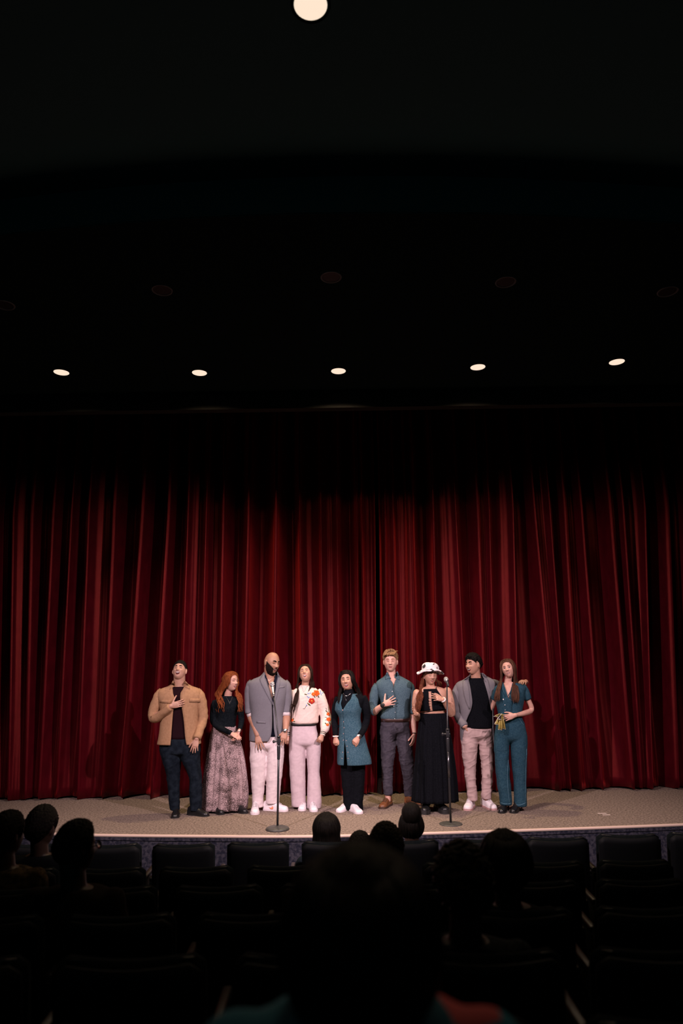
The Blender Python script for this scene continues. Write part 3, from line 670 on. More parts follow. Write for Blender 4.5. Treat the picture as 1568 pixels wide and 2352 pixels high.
# ------------------------------------------------------------------ 1: camel overshirt
def person1():
    S = Person('person with short black hair in an open camel overshirt, one hand on the chest', (425, 1872), sk=sk_med)
    S.head(412.5, 1541, 46, yaw=-.03, pitch=.42, open=.016, smile=1.6, nose=1.0, jaw=.2)
    S.neck(412, 1578, 27)
    tor = [(1711, 366, 459, .125), (1690, 368, 456, .125), (1655, 370, 454, .12), (1620, 368, 456, .125), (1598, 364, 460, .12), (1586, 368, 457, .10), (1578, 384, 441, .08), (1571, 396, 429, .07)]
    S.torso(tor, .022)
    sR, eR, wR = S.p(371, 1594), S.p(350, 1647, -.02), S.p(392, 1622, -.17)
    S.limb([sR, eR, wR], [.048, .042, .027], k=5)
    hand(S.bm, wR, S.p(426, 1613, -.165), (0, 0, 1), PY, spread=.10, curl=.10, s=1.0, tang=1.05, tcurl=.1)
    sL, eL, wL = S.p(453, 1595), S.p(464, 1652, .02), S.p(451.5, 1697, -.13)
    S.limb([sL, eL, wL], [.048, .042, .027], k=5)
    hand(S.bm, wL, S.p(446, 1722, -.16), (-1, 0, .2), PY, spread=.2, curl=.22, s=.98)
    for x1, x2, x3 in ((398, 401, 402), (436, 449, 450)): S.limb([S.p(x1, 1715), S.p(x2, 1784), S.p(x3, 1858)], [.07, .048, .034])
    S.finish()
    bm = bmesh.new()
    S.sheet('trousers', [(1694, 369, 456, .12), (1712, 367, 459, .125), (1728, 368, 459, .125), (1738, 372, 456, .06)], None, bm=bm, wr=.003)
    S.leg(bm, [(1700, 372, 412), (1725, 370, 413), (1745, 373, 415.5), (1781, 383, 413), (1815, 386, 412), (1840, 388, 412), (1861, 391, 413, .0)], seed=1)
    S.leg(bm, [(1700, 414, 456), (1725, 415, 458), (1745, 418, 459), (1784, 434, 463), (1815, 435, 463), (1840, 436, 463), (1861, 437, 462.5)], seed=2)
    S.union('trousers', bm, m_bjean, crease=.0035)
    S.sheet('tee', [(1696, 376, 448, .118), (1660, 378, 446, .112), (1620, 378, 446, .120), (1598, 372, 452, .112), (1587, 380, 444, .092), (1580, 393, 432, .080), (1577.5, 397, 428, .075)], m_maroon, wr=.003)
    bm = bmesh.new()
    S.sheet('overshirt', [(1708.5, 363, 460, .150, 0, 398, 434), (1690, 366, 458, .148, 0, 400, 431), (1655, 370, 456, .142, 0, 402, 428), (1625, 368, 457, .148, 0, 405, 424), (1604, 362, 462, .142, 0, 407, 420), (1592, 361, 463, .122, 0, 403, 420), (1583.5, 368, 457, .100, 0, 401, 424), (1577, 385, 440, .088, .005, 399, 426), (1570, 397, 428, .080, .01, 398.5, 426.5)], None, bm=bm, wr=.005, wf=(9, 9, 6))
    S.sleeve(bm, [S.p(372, 1591), S.p(364, 1606, -.01), S.p(352, 1638, -.02), S.p(356, 1650, -.045), S.p(376, 1637, -.12), S.p(391, 1624, -.165)], [.060, .066, .060, .054, .046, .042], seed=3, wr=.007, bunch=.05)
    S.sleeve(bm, [S.p(452, 1591), S.p(460, 1608), S.p(466, 1640, .01), S.p(464, 1660, -.01), S.p(456, 1684, -.09), S.p(452.5, 1696, -.125)], [.060, .064, .056, .052, .047, .043], seed=4, wr=.009, bunch=.07)
    S.add('overshirt', bm, m_camel, .005)
    b = S.surf()
    S.patch('collar', [(398, 1563), (394, 1569), (389, 1584)], [(401, 1571), (404, 1578), (401, 1576)], m_camel, b, off=.010, thick=.004)
    S.patch('collar', [(425, 1564), (422, 1572), (423, 1577)], [(429, 1567), (433, 1574), (436, 1583)], m_camel, b, off=.010, thick=.004)
    S.patch('pocket_flap', [(435, 1604.5), (434.5, 1613)], [(459, 1604.5), (459.5, 1613)], m_camel, b, off=.007, thick=.005, k=2)
    S.patch('pocket_flap', [(367, 1608), (367, 1614)], [(394, 1608), (391, 1616)], m_camel, b, off=.007, thick=.005, k=2)
    S.face(br_blk, lip_b, eye='squint', mw=.024, mh=.017, smile=.007, mz=-.056)
    S.cap(h_black, shortmask(.50, .05, -.45), .010, bump=.003, freq=30)
    S.shoe(403.5, 1874, -82, m_shoeblk, m_soleblk, L=.29, kind='dress', h=.09); S.shoe(455, 1873, -25, m_shoeblk, m_soleblk, L=.29, kind='dress', h=.09)
    return S
# ------------------------------------------------------------------ 2: red hair, print skirt
def person2():
    S = Person('person with long wavy copper hair, black top and long animal-print skirt, hands clasped', (520, 1862), sk=sk_fair)
    S.head(530.5, 1565.5, 43, yaw=.92, pitch=.12, roll=.12, open=.008, jaw=.34, nose=.95)
    S.neck(523, 1600, 17, dy=.01)
    S.torso([(1672, 492, 540, .105), (1650, 500, 543, .10), (1630, 500, 546, .115), (1615, 493, 552, .105), (1606, 495, 550, .085), (1600, 508, 538, .065)], .026)
    sR, eR, wR = S.p(494, 1614), S.p(491, 1660, -.03), S.p(531, 1685, -.21)
    sL, eL, wL = S.p(549, 1613), S.p(554, 1656, .02), S.p(548.5, 1679, -.16)
    S.limb([sR, eR, wR], [.036, .031, .021], k=5); S.limb([sL, eL, wL], [.036, .031, .021], k=5)
    hand(S.bm, wR, S.p(554, 1697, -.22), (.3, 0, 1), (0, .6, -.8), spread=.06, curl=.25, s=.86)
    hand(S.bm, wL, S.p(537, 1706, -.19), (-.5, 0, 1), (-.3, -.5, .7), spread=.1, curl=.35, s=.86)
    S.limb([S.p(504, 1680), S.p(500, 1780), S.p(497, 1855)], [.07, .045, .032]); S.limb([S.p(535, 1680), S.p(543, 1780), S.p(547, 1852)], [.07, .045, .032])
    S.finish()
    def fd(t, z): 
        a = max(0, min(1, (1.02-z)/.5)); return a*(.060*math.sin(9*t+1.0+z*1.5)+.050*math.sin(19*t+2+z)+.02*math.sin(41*t))
    S.sheet('skirt', [(1857, 467, 563, .20), (1820, 470, 566, .195), (1780, 474, 564, .185), (1740, 479, 559, .165), (1710, 483, 552, .145), (1688, 485, 546, .125), (1668, 489, 541, .108)], m_animal, n=110, e=2.1, wr=.003, folds=fd, wf=(10, 10, 3))
    bm = bmesh.new()
    S.sheet('top', [(1674, 490, 541, .112), (1660, 495, 541, .108), (1645, 499, 543, .108), (1628, 498, 547, .128), (1616, 492, 553, .112), (1608, 492, 553, .092), (1603, 501, 545, .075), (1600, 508, 538, .068), (1598.5, 512, 535, .062)], None, bm=bm, wr=.003)
    S.sleeve(bm, [S.p(495, 1612), S.p(490, 1635), S.p(489.5, 1656, -.02), S.p(499, 1668, -.12), S.p(516, 1677, -.19), S.p(532, 1684, -.21)], [.046, .043, .041, .037, .032, .028], seed=3, wr=.003)
    S.sleeve(bm, [S.p(549, 1612), S.p(553, 1635), S.p(554.5, 1654, .01), S.p(552, 1668, -.06), S.p(548.5, 1679, -.16)], [.046, .042, .038, .034, .028], seed=4, wr=.003)
    S.union('top', bm, m_blkknit, wr=.0015, crease=.001)
    b = S.surf()
    S.line('necklace', [(519, 1600), (523, 1607), (527.5, 1614), (531, 1607), (534, 1600)], m_silver, b, r=.0014, off=.004)
    c = S.hit(b, 527.5, 1616, .006); bm = bmesh.new(); ell(bm, c, (.004, .003, .008), None, 8, 6); S.add('pendant', bm, m_silver)
    bm = bmesh.new(); tube(bm, [wL+V((0, 0, .0)), wL+V((.001, -.002, -.009))], [.029, .029], n=14, k=1, dome=False); S.add('bracelet', bm, m_silver)
    S.face(br_brn, lip_c, eye='squint', mw=.019, mh=.009, smile=.004, browt=.0022)
    S.cap(h_red, shortmask(.66, -.2, -1.0), .010, bump=.002)
    rng = random.Random(4); st = []
    T = S.T
    st += S.fall(-1, rng, lambda a, r: [S.p(507-10*a+r.uniform(-2, 4), 1590, -.05+.10*a), S.p(502-4*a+r.uniform(-2, 12)*(1-a), 1610, -.14+.15*a), S.p(506-10*a+r.uniform(-4, 14)*(1-a), 1634+r.uniform(-12, 3), -.175+.15*a)], 52, front=1.1, back=2.6, part=.1)
    st += S.fall(1, rng, lambda a, r: [S.p(541+7*a, 1592, -.05+.08*a), S.p(547+9*a, 1607, -.11+.12*a), S.p(550+5*a+r.uniform(-4, 3), 1634+r.uniform(-12, 2), -.15+.11*a)], 40, front=1.25, back=2.6, part=.1)
    st += S.fall(-1, rng, lambda a, r: [S.p(518+10*r.uniform(-1, 1), 1606, .12), S.p(518+20*r.uniform(-1, 1), 1636, .13)], 14, front=2.6, back=3.6)
    S.locks(h_red, st, r=.0110, wave=.010, wl=52)
    S.shoe(499, 1868, -50, m_shoeblk, m_soleblk, L=.25, W=.09, kind='dress', heel=.03, h=.10); S.shoe(550, 1866, -40, m_shoeblk, m_soleblk, L=.25, W=.09, kind='dress', heel=.03, h=.10)
    return S
# ------------------------------------------------------------------ 3: bald, grey blazer
def person3():
    S = Person('bald bearded person in a grey blazer over a navy shirt with white trousers', (613, 1861), sk=sk_bald)
    S.head(624, 1523, 50, yaw=.78, pitch=-.06, roll=.14, open=.007, smile=1.4, jaw=.16, nose=1.15)
    S.neck(619, 1560, 26, dy=.01)
    S.torso([(1705, 576, 651, .12), (1660, 580, 648, .12), (1620, 576, 654, .13), (1585, 572, 660, .125), (1569, 576, 655, .11), (1561, 590, 642, .085), (1554, 603, 634, .07)], .022)
    sR, eR, wR = S.p(580, 1574), S.p(575, 1635, .02), S.p(591, 1688, -.13)
    sL, eL, wL = S.p(652, 1573), S.p(657, 1634, .02), S.p(655, 1679, -.12)
    S.limb([sR, eR, S.p(583, 1662, -.06), wR], [.052, .048, .046, .031], k=5); S.limb([sL, eL, S.p(657, 1657, -.05), wL], [.052, .047, .045, .031], k=5)
    hand(S.bm, wR, S.p(597, 1724, -.19), (1, 0, .3), PY, spread=.26, curl=.12, s=1.05, tang=.85)
    hand(S.bm, wL, S.p(645, 1716, -.19), (-1, 0, .3), PY, spread=.16, curl=.2, s=1.05)
    S.limb([S.p(594, 1715), S.p(593, 1779), S.p(592, 1848)], [.07, .05, .036]); S.limb([S.p(632, 1715), S.p(631, 1779), S.p(627, 1846)], [.07, .05, .036])
    S.finish()
    bm = bmesh.new()
    S.sheet('trousers', [(1690, 576, 651, .118), (1706, 574.5, 652, .125), (1716, 575, 651, .11), (1726, 577, 650, .05)], None, bm=bm, wr=.003)
    S.leg(bm, [(1695, 577, 611), (1715, 575, 613), (1740, 574, 613), (1779, 576.5, 611), (1815, 579, 606), (1840, 579.5, 604.5), (1853, 579, 604.5)], seed=1, wr=.005)
    S.leg(bm, [(1695, 613, 650), (1715, 613, 652), (1740, 612.5, 651.5), (1779, 612, 647.5), (1815, 611, 643), (1838, 611, 641), (1845, 611, 641)], seed=2, wr=.005)
    S.union('trousers', bm, m_white, crease=.0022)
    S.sheet('shirt', [(1690, 580, 648, .118), (1655, 584, 645, .115), (1620, 582, 650, .125, 0, 624.5, 626.5), (1592, 578, 654, .125, 0, 623, 628), (1572, 582, 650, .110, 0, 617, 630), (1563, 595, 640, .090, 0, 611.5, 631), (1556, 603, 637, .08, 0, 610, 632), (1551, 605, 637, .076, 0, 609, 633)], m_navy, wr=.002)
    bm = bmesh.new()
    S.sheet('blazer', [(1700, 574, 652, .150, 0, 619, 637), (1690, 574, 652, .150, 0, 624, 634), (1670, 575, 651, .146, 0, 627, 631), (1645, 577, 650, .140, 0, 627.5, 630), (1624, 576, 653, .142, 0, 627, 629), (1606, 573, 657, .146, 0, 625, 631), (1585, 570, 661, .140, 0, 620, 635), (1569, 570, 661, .122, 0, 614, 636), (1561, 580, 650, .100, 0, 610.5, 636), (1553, 597, 641, .086, 0, 608, 638), (1544, 606, 637, .078, .015, 607.5, 636.5)], None, bm=bm, wr=.004, wf=(8, 8, 6))
    S.sleeve(bm, [S.p(580, 1570), S.p(574, 1588), S.p(573, 1620, .01), S.p(574, 1637, .01)], [.062, .062, .055, .056], seed=3, wr=.006, bunch=.05, cap=True)
    S.sleeve(bm, [S.p(652, 1570), S.p(658, 1588), S.p(658, 1620, .01), S.p(657, 1637, .01)], [.062, .060, .052, .052], seed=4, wr=.006, bunch=.05, cap=True)
    S.add('blazer', bm, m_blazer, .006)
    for (a, b_) in (((574.5, 1634, .01), (577.5, 1645, -.005)), ((657, 1634, .01), (657, 1644.5, -.005))):
        bm = bmesh.new(); tube(bm, [S.p(*a), S.p(*b_)], [.053, .052], n=20, k=1, dome=False); S.add('cuff', bm, m_white, .003)
    b = S.surf()
    S.patch('lapel', [(608, 1545), (599, 1556), (597, 1565), (614, 1598), (626, 1620)], [(609.5, 1550), (612, 1562), (616, 1575), (622, 1598), (628, 1620)], m_blazer, b, off=.010, thick=.004)
    S.patch('lapel', [(636.5, 1546), (637, 1558), (636, 1572), (633, 1590), (629, 1618)], [(638.5, 1548), (644, 1560), (643, 1570), (638, 1592), (630, 1620)], m_blazer, b, off=.010, thick=.004)
    S.patch('shirt_collar', [(609, 1549), (608.5, 1556), (615, 1570)], [(611, 1552), (614, 1562), (619.5, 1576)], m_navy, b, off=.012, thick=.003)
    S.patch('shirt_collar', [(633, 1548), (631.5, 1556), (628, 1566)], [(636, 1548), (637.5, 1556), (633, 1572)], m_navy, b, off=.012, thick=.003)
    S.patch('breast_pocket', [(639, 1578), (639, 1581)], [(653, 1576), (653, 1579)], m_blazer, b, off=.006, thick=.004, k=2)
    S.patch('pocket_flap', [(589, 1656), (589, 1661)], [(610, 1657), (610, 1662)], m_blazer, b, off=.006, thick=.004, k=2)
    S.button(627, 1624, m_soleblk, b, .007); S.button(626.5, 1650, m_soleblk, b, .007)
    S.button(618, 1564, m_bead, b, .004); S.line('necklace', [(611, 1553), (614, 1560), (618, 1563), (622, 1560)], m_silver, b, r=.0018, off=.003)
    bm = bmesh.new(); d = (wL-eL).normalized(); tube(bm, [wL-d*.014, wL+d*.008], [.034, .034], n=16, k=1, dome=False); ell(bm, wL+V((-.004, -.034, 0)), (.018, .006, .018)); S.add('wristwatch', bm, m_silver)
    rg = S.hit(b, 587.5, 1712, .001); bm = bmesh.new(); ell(bm, rg, (.010, .006, .004)); S.add('ring', bm, m_silver)
    S.face(br_blk, lip_b, eye='squint', mw=.024, mh=.012, smile=.008, browt=.0045)
    # beard
    bm = bmesh.new(); ne, na = 44, 120; vv = []
    def bmk(az, el):
        a = abs(az)
        top = -.50 if a < .30 else (-.50+(a-.30)*.55 if a < 1.1 else -.06+(a-1.1)*.5)
        if a < .42 and el > -.86+.0*a and el < -.47: return -1
        return min(top-el, 1.62-a)
    g = []
    for i in range(ne+1):
        r = []
        for j in range(na+1):
            el = -1.35+1.5*i/ne; az = -1.75+3.5*j/na; p = headpoint(az, el, S.h); mk = bmk(az, el)
            tk = (.003+.013*min(1, max(0, -el-.35)))*min(1, max(.2, mk*4)); p = p+p.normalized()*(tk+.003*noise.noise(p*150)); r.append((mk, bm.verts.new(S.T @ p)))
        g.append(r)
    for i in range(ne):
        for j in range(na):
            q = (g[i][j], g[i][j+1], g[i+1][j+1], g[i+1][j])
            if min(x[0] for x in q) > 0: bm.faces.new([x[1] for x in q])
    for v in [v for v in bm.verts if not v.link_faces]: bm.verts.remove(v)
    S.add('beard', bm, m_beard, .003)
    S.fgrid('moustache', [(-.024+.048*i/8, -.049+.003*(1-abs(-1+i/4))-.006*abs(-1+i/4), -.024+.048*i/8, -.040-.009*abs(-1+i/4)) for i in range(9)], m_beard, .003, 3)
    S.shoe(585.5, 1866, -84, m_shoew, m_solew, L=.30, W=.11, h=.095)
    o, c, d, wv = S.shoe(633, 1862, -20, m_shoew, m_solew, L=.31, W=.11, h=.095)
    # orange swoosh on the camera side
    bb = bvh_of([o]); bm = bmesh.new()
    top = [(618, 1851), (622, 1855), (626.5, 1856.5), (625, 1851.5), (624.5, 1849)]
    up = [(617.5, 1853.5), (620, 1855.0), (623, 1854.6), (625, 1852.5), (623.8, 1850)]; lo = [(617.5, 1853.6), (620.5, 1857.2), (624, 1859.0), (627, 1857.5), (627, 1853.5)]
    S.patch('swoosh', up, lo, M('orange_swoosh', (.85, .30, .16), .6), bb, n=3, off=.004, thick=.002, parent=o)
    return S
# ------------------------------------------------------------------ 4: floral sweatshirt
def flower(S, b, x, y, r, m1=None, m2=None, n=5):
    bm = bmesh.new()
    for k in range(n):
        a = 2*PI*k/n+.3; c = S.hit(b, x+math.cos(a)*r*.55, y+math.sin(a)*r*.5, .004); ell(bm, c, (r*.55*S.m, .004, r*.5*S.m), None, 10, 6)
    o = S.add('embroidered_flower', bm, m1 or m_orange); bm = bmesh.new(); ell(bm, S.hit(b, x, y, .008), (r*.3*S.m, .004, r*.3*S.m), None, 10, 6); obj('flower_centre', bm, m2 or m_orange2, o)
def leaf(S, b, pts, mat, name='embroidered_leaf', r=1.2):
    bm = bmesh.new()
    for x, y, dx, dy in pts:
        c = S.hit(b, x, y, .003); l = math.hypot(dx, dy); a = math.atan2(-dy, dx); ell(bm, c, (l*S.m*.5, .003, r*S.m*.5), Matrix.Rotation(-a, 3, 'Y'), 8, 6)
    S.add(name, bm, mat)
def person4():
    S = Person('person with long dark hair in a cream sweatshirt embroidered with orange flowers', (703, 1857), sk=sk_tan)
    S.head(701, 1547.5, 42, yaw=-.05, pitch=.42, roll=-.10, open=.014, smile=1.4, jaw=.28)
    S.neck(700.5, 1577, 17.5)
    S.torso([(1668, 672, 722, .105), (1640, 673, 724, .105), (1610, 671, 730, .115), (1592, 671, 731, .105), (1584, 677, 725, .085), (1577, 688, 713, .065)], .016)
    sR, eR, wR = S.p(676, 1592), S.p(664, 1644, .06), S.p(660, 1688, .0)
    sL, eL, wL = S.p(729, 1591), S.p(750, 1644, .02), S.p(740, 1687, -.12)
    S.limb([sR, eR, wR], [.036, .031, .021], k=5); S.limb([sL, eL, wL], [.036, .031, .021], k=5)
    hand(S.bm, wR, S.p(657, 1708, -.04), (1, -.3, 0), (0, 1, 0), curl=.9, s=.86)
    hand(S.bm, wL, S.p(735, 1708, -.16), (-.8, -.6, 0), (-.5, .7, 0), curl=1.15, s=.86, tang=.5, tcurl=.35)
    S.limb([S.p(684, 1690), S.p(685, 1780), S.p(690, 1850)], [.07, .046, .032]); S.limb([S.p(720, 1690), S.p(720, 1780), S.p(718, 1852)], [.07, .046, .032])
    S.finish()
    bm = bmesh.new()
    S.sheet('trousers', [(1660, 668.5, 726, .112), (1675, 667, 727, .115), (1695, 664.5, 733, .125), (1708, 664.5, 735, .11), (1718, 667, 734, .05)], None, bm=bm, wr=.002)
    S.leg(bm, [(1675, 669, 699), (1700, 664, 701), (1722, 663.5, 701), (1770, 665, 701), (1815, 668, 701.5), (1840, 669, 701.5), (1852, 670, 701.5)], seed=1, wr=.004, dk=1.0)
    S.leg(bm, [(1675, 701, 726), (1700, 701, 735), (1722, 703, 736.5), (1770, 706, 734), (1815, 705.5, 737), (1840, 705, 738), (1856.5, 705, 737)], seed=2, wr=.004, dk=1.0)
    S.union('trousers', bm, m_lilac, wr=.002, crease=.0012)
    bm = bmesh.new(); S.sheet('belt', [(1665.5, 668.2, 726.3, .118), (1660, 668.5, 726, .117)], None, bm=bm, k=1); S.add('belt', bm, m_soleblk, .003)
    bm = bmesh.new()
    S.sheet('sweatshirt', [(1661.5, 672, 727, .118), (1658.5, 669.5, 731, .135), (1645, 670, 731, .142), (1620, 670.5, 731, .140), (1602, 669, 733, .132), (1591, 670, 733, .115), (1583, 675, 727, .092), (1577.5, 685, 715, .074), (1573.5, 690, 710, .066)], None, bm=bm, wr=.003, wf=(8, 8, 8))
    S.sleeve(bm, [S.p(728, 1590), S.p(737, 1606), S.p(745, 1632, .01), S.p(748.5, 1655, -.02), S.p(746, 1672, -.07), S.p(742, 1681, -.105)], [.058, .066, .066, .072, .060, .036], seed=3, wr=.004)
    S.sleeve(bm, [S.p(677, 1590), S.p(670, 1608, .02), S.p(666, 1640, .05), S.p(663, 1665, .04), S.p(661, 1681, .01)], [.052, .055, .052, .054, .034], seed=4, wr=.004)
    S.union('sweatshirt', bm, m_cream, wr=.003, crease=.002)
    for a, c in ((S.p(742, 1680, -.10), S.p(740, 1689, -.125)), (S.p(661, 1680, .012), S.p(660, 1690, .0))):
        for k in range(5):
            bm = bmesh.new(); tube(bm, [a.lerp(c, k/5), a.lerp(c, (k+1)/5)], [.0325, .0325], n=16, k=1, dome=False); S.add('cuff_stripe', bm, m_soleblk if k in (1, 3) else m_cream, .002)
    b = S.surf()
    flower(S, b, 726, 1592, 7.5); flower(S, b, 719.5, 1594.5, 4.5, m_orange, m_yellow); flower(S, b, 715.5, 1610, 7, m_orange2, m_yellow)
    flower(S, b, 753.5, 1640, 4); flower(S, b, 754.5, 1652.5, 5); flower(S, b, 752, 1664.5, 3.5, m_orange, m_yellow); flower(S, b, 671, 1654, 4, m_orange, m_orange2)
    leaf(S, b, [(708, 1593, 5, 2), (712, 1592, 4, -1), (706, 1600, 4, 3), (709, 1602, 5, -3), (737, 1594, 3, 7), (740, 1592, 6, -3), (736, 1589, 1, 8), (704, 1620, 2, 4)], m_bluee, 'embroidered_blue_sprig', 1.5)
    leaf(S, b, [(702, 1595, 7, 2), (731, 1600, 3, 6), (722, 1600, 3, 5), (708, 1617, 5, 6), (711, 1619, 3, 5), (742, 1590, 5, -4), (750, 1634, 5, 5), (756, 1660, 3, 8), (748, 1662, 4, 4), (674, 1651, 4, -4), (676, 1657, 5, 2)], m_greene, r=2.2)
    S.line('embroidered_stem', [(705, 1619), (702, 1623), (699, 1628), (695.5, 1627)], m_dark, b, r=.002)
    S.line('embroidered_stem', [(747, 1626), (750, 1628), (748, 1633), (752, 1636)], m_dark, b, r=.002); S.line('embroidered_stem', [(746, 1648), (749, 1647), (750, 1652), (746, 1654)], m_dark, b, r=.002)
    S.line('necklace', [(692, 1574), (695, 1584), (697.5, 1589), (701, 1584), (706, 1575)], m_silver, b, r=.0012, off=.003)
    S.face(br_blk, lip_a, eye='squint', mw=.019, mh=.014, smile=.004, browt=.0026)
    S.cap(h_dbrown, shortmask(.66, -.2, -1.0), .007, bump=.001)
    rng = random.Random(9); T = S.T; st = []
    st += S.fall(-1, rng, lambda a, r: [S.p(684-3*a, 1574, -.04+.07*a), S.p(679+6*(1-a), 1594, -.13+.04*a), S.p(672+9*(1-a), 1616, -.175+.04*a), S.p(667+8*(1-a), 1640+r.uniform(-24, 6), -.18+.05*a)], 34, front=1.12, back=2.5)
    st += S.fall(1, rng, lambda a, r: [S.p(713+7*a, 1566, -.03+.06*a), S.p(712+9*a, 1577, -.08+.10*a), S.p(708+10*a, 1587+r.uniform(-4, 5), -.12+.15*a)], 30, front=1.12, back=2.5)
    st += S.fall(-1, rng, lambda a, r: [S.p(700+16*r.uniform(-1, 1), 1584, .09), S.p(698+22*r.uniform(-1, 1), 1612, .13)], 14, front=2.5, back=3.7)
    S.locks(h_dbrown, st, r=.008, wave=.005, wl=20)
    S.shoe(695.5, 1858.5, -96, m_shoew, m_solew, L=.25, W=.095, h=.075); S.shoe(718.5, 1860.5, -80, m_shoew, m_solew, L=.25, W=.10, h=.075)
    return S
# ------------------------------------------------------------------ 5: denim dress
def person5():
    S = Person('person with black hair in a sleeveless buttoned denim dress over black top and trousers', (805, 1861), sk=sk_brown)
    S.head(796.5, 1563, 45, yaw=-.18, pitch=.10, roll=-.10, open=.011, smile=1.9, jaw=.16)
    S.neck(799, 1592, 19)
    S.torso([(1670, 779, 830, .11), (1645, 779, 828, .115), (1620, 775, 834, .13), (1604, 773, 838, .115), (1597, 778, 832, .09), (1591, 789, 812, .065)], .030)
    sR, eR, wR = S.p(777, 1606), S.p(769, 1650, .05), S.p(770.5, 1692, -.06)
    sL, eL, wL = S.p(833, 1606), S.p(840, 1658, .04), S.p(824, 1693, -.17)
    S.limb([sR, eR, wR], [.040, .034, .023], k=5); S.limb([sL, eL, wL], [.040, .034, .023], k=5)
    hand(S.bm, wR, S.p(769.5, 1716, -.10), (.6, -.6, 0), (.5, .8, 0), curl=1.1, s=.88, tang=.5, tcurl=.3)
    hand(S.bm, wL, S.p(808, 1711, -.20), (-.3, -.9, -.2), (-.2, .9, -.5), curl=1.1, s=.90, tang=.5, tcurl=.3)
    S.limb([S.p(794, 1700), S.p(798, 1780), S.p(796, 1852)], [.07, .048, .034]); S.limb([S.p(823, 1700), S.p(820, 1780), S.p(818, 1856)], [.07, .048, .034])
    S.finish()
    bm = bmesh.new()
    S.leg(bm, [(1690, 779, 812), (1740, 780, 812), (1790, 784, 813), (1835, 788, 812), (1858, 791, 813)], seed=1, wr=.005)
    S.leg(bm, [(1690, 800, 838), (1740, 803, 838), (1790, 806, 837), (1835, 806, 834), (1862, 803, 833)], seed=2, wr=.005)
    S.union('trousers', bm, m_blktop, crease=.0035)
    bm = bmesh.new()
    S.sheet('top', [(1670, 778, 830, .112), (1645, 779, 828, .115), (1620, 775, 834, .132), (1606, 773, 839, .115), (1599, 777, 834, .094), (1593, 788, 815, .074), (1587, 789.5, 811.5, .066), (1582, 790, 810, .062)], None, bm=bm, wr=.002)
    S.sleeve(bm, [S.p(778, 1604), S.p(771, 1625, .02), S.p(768, 1650, .05), S.p(769, 1672, .0), S.p(770.5, 1691, -.06)], [.052, .050, .044, .038, .031], seed=3, wr=.004)
    S.sleeve(bm, [S.p(832, 1603), S.p(840, 1625), S.p(841, 1655, .03), S.p(834, 1677, -.08), S.p(825, 1691, -.165)], [.056, .054, .047, .040, .033], seed=4, wr=.004)
    S.union('top', bm, m_blktop, wr=.002, crease=.0015)
    def fd(t, z): return .03*max(0, min(1, (.95-z)/.4))*math.sin(6*t+1)
    S.sheet('dress', [(1753.5, 775, 852, .19, 0, 789, 797), (1740, 775, 850, .185, 0, 789.5, 796), (1715, 775.5, 843, .165, 0, 790, 793.5), (1700, 776.5, 839, .155, 0, 790.5, 791.5), (1680, 778.5, 834, .140, 0, 789.5, 790), (1660, 779.5, 828, .130, 0, 788.5, 789), (1646, 778.5, 827, .128, 0, 787.5, 788), (1632, 770.5, 829, .150, 0, 787, 787.6), (1627, 769.5, 830, .152, 0, 786, 788.5), (1615, 771, 830, .146, 0, 783, 796), (1606, 777, 828, .130, 0, 785, 804), (1599, 781, 822, .108, 0, 786, 807), (1594, 784, 819, .090, .01, 786, 809)], m_denim, n=80, wr=.003, folds=fd, thick=.005)
    b = S.surf()
    for i, (x, y) in enumerate(((786.5, 1631), (787.5, 1644), (789, 1658), (790, 1671.5), (788.6, 1685.5), (788.5, 1700), (787, 1728), (785.5, 1742))): S.button(x, y, M('copper_button', (.42, .24, .20), .5) if i == 0 else bpy.data.materials['copper_button'], b, .0065)
    for x, y in ((795, 1701), (797, 1714), (799, 1728), (799.5, 1742)): S.button(x, y, bpy.data.materials['copper_button'], b, .006)
    S.line('placket_seam', [(791, 1636), (792, 1660), (793, 1690), (795, 1708)], m_stitch, b, r=.0015)
    S.line('hem_seam', [(776, 1747.5), (782, 1749), (788, 1750.5)], m_stitch, b, r=.003); S.line('hem_seam', [(799, 1752), (815, 1750.5), (833, 1748), (850, 1743.5)], m_stitch, b, r=.003)
    S.line('necklace', [(788, 1592), (792, 1597.5), (798, 1598), (806, 1592)], m_silver, b, r=.0025, off=.004); S.line('necklace', [(790, 1598), (793, 1604), (795, 1609)], m_silver, b, r=.0014, off=.004)
    bm = bmesh.new()
    for k in range(14):
        a = 2*PI*k/14; ell(bm, wR+V((.030*math.cos(a), .027*math.sin(a), .004)), (.0075,)*3, None, 8, 6)
    S.add('bead_bracelet', bm, m_bead)
    d = (wL-eL).normalized(); bm = bmesh.new(); tube(bm, [wL-d*.016, wL+d*.006], [.0285, .0285], n=16, k=1, dome=False); S.add('watch_strap', bm, m_bead, .002)
    bm = bmesh.new(); box(bm, wL-d*.004+V((.017, -.027, .004)), (.030, .012, .036), Matrix.Rotation(.5, 3, 'Z')); S.add('watch_face', bm, m_soleblk, bev=.004)
    for sx in (-1, 1):
        bm = bmesh.new(); ell(bm, S.T @ V((sx*.080, .0, -.040)), (.006,)*3, None, 10, 8); S.add('earring', bm, m_bead)
    S.face(br_blk, lip_c, eye='squint', mw=.023, mh=.014, smile=.008, browt=.0028)
    S.cap(h_black, shortmask(.60, -.2, -1.0), .007, bump=.001)
    rng = random.Random(3); T = S.T; st = []
    st += S.fall(1, rng, lambda a, r: [S.p(818+5*a, 1583, .0+.05*a), S.p(822+10*a, 1594+3*a, .02+.06*a), S.p(826+14*a, 1599+4*a+r.uniform(-2, 4), .03+.08*a)], 40, front=1.0, back=2.5, part=-.5)
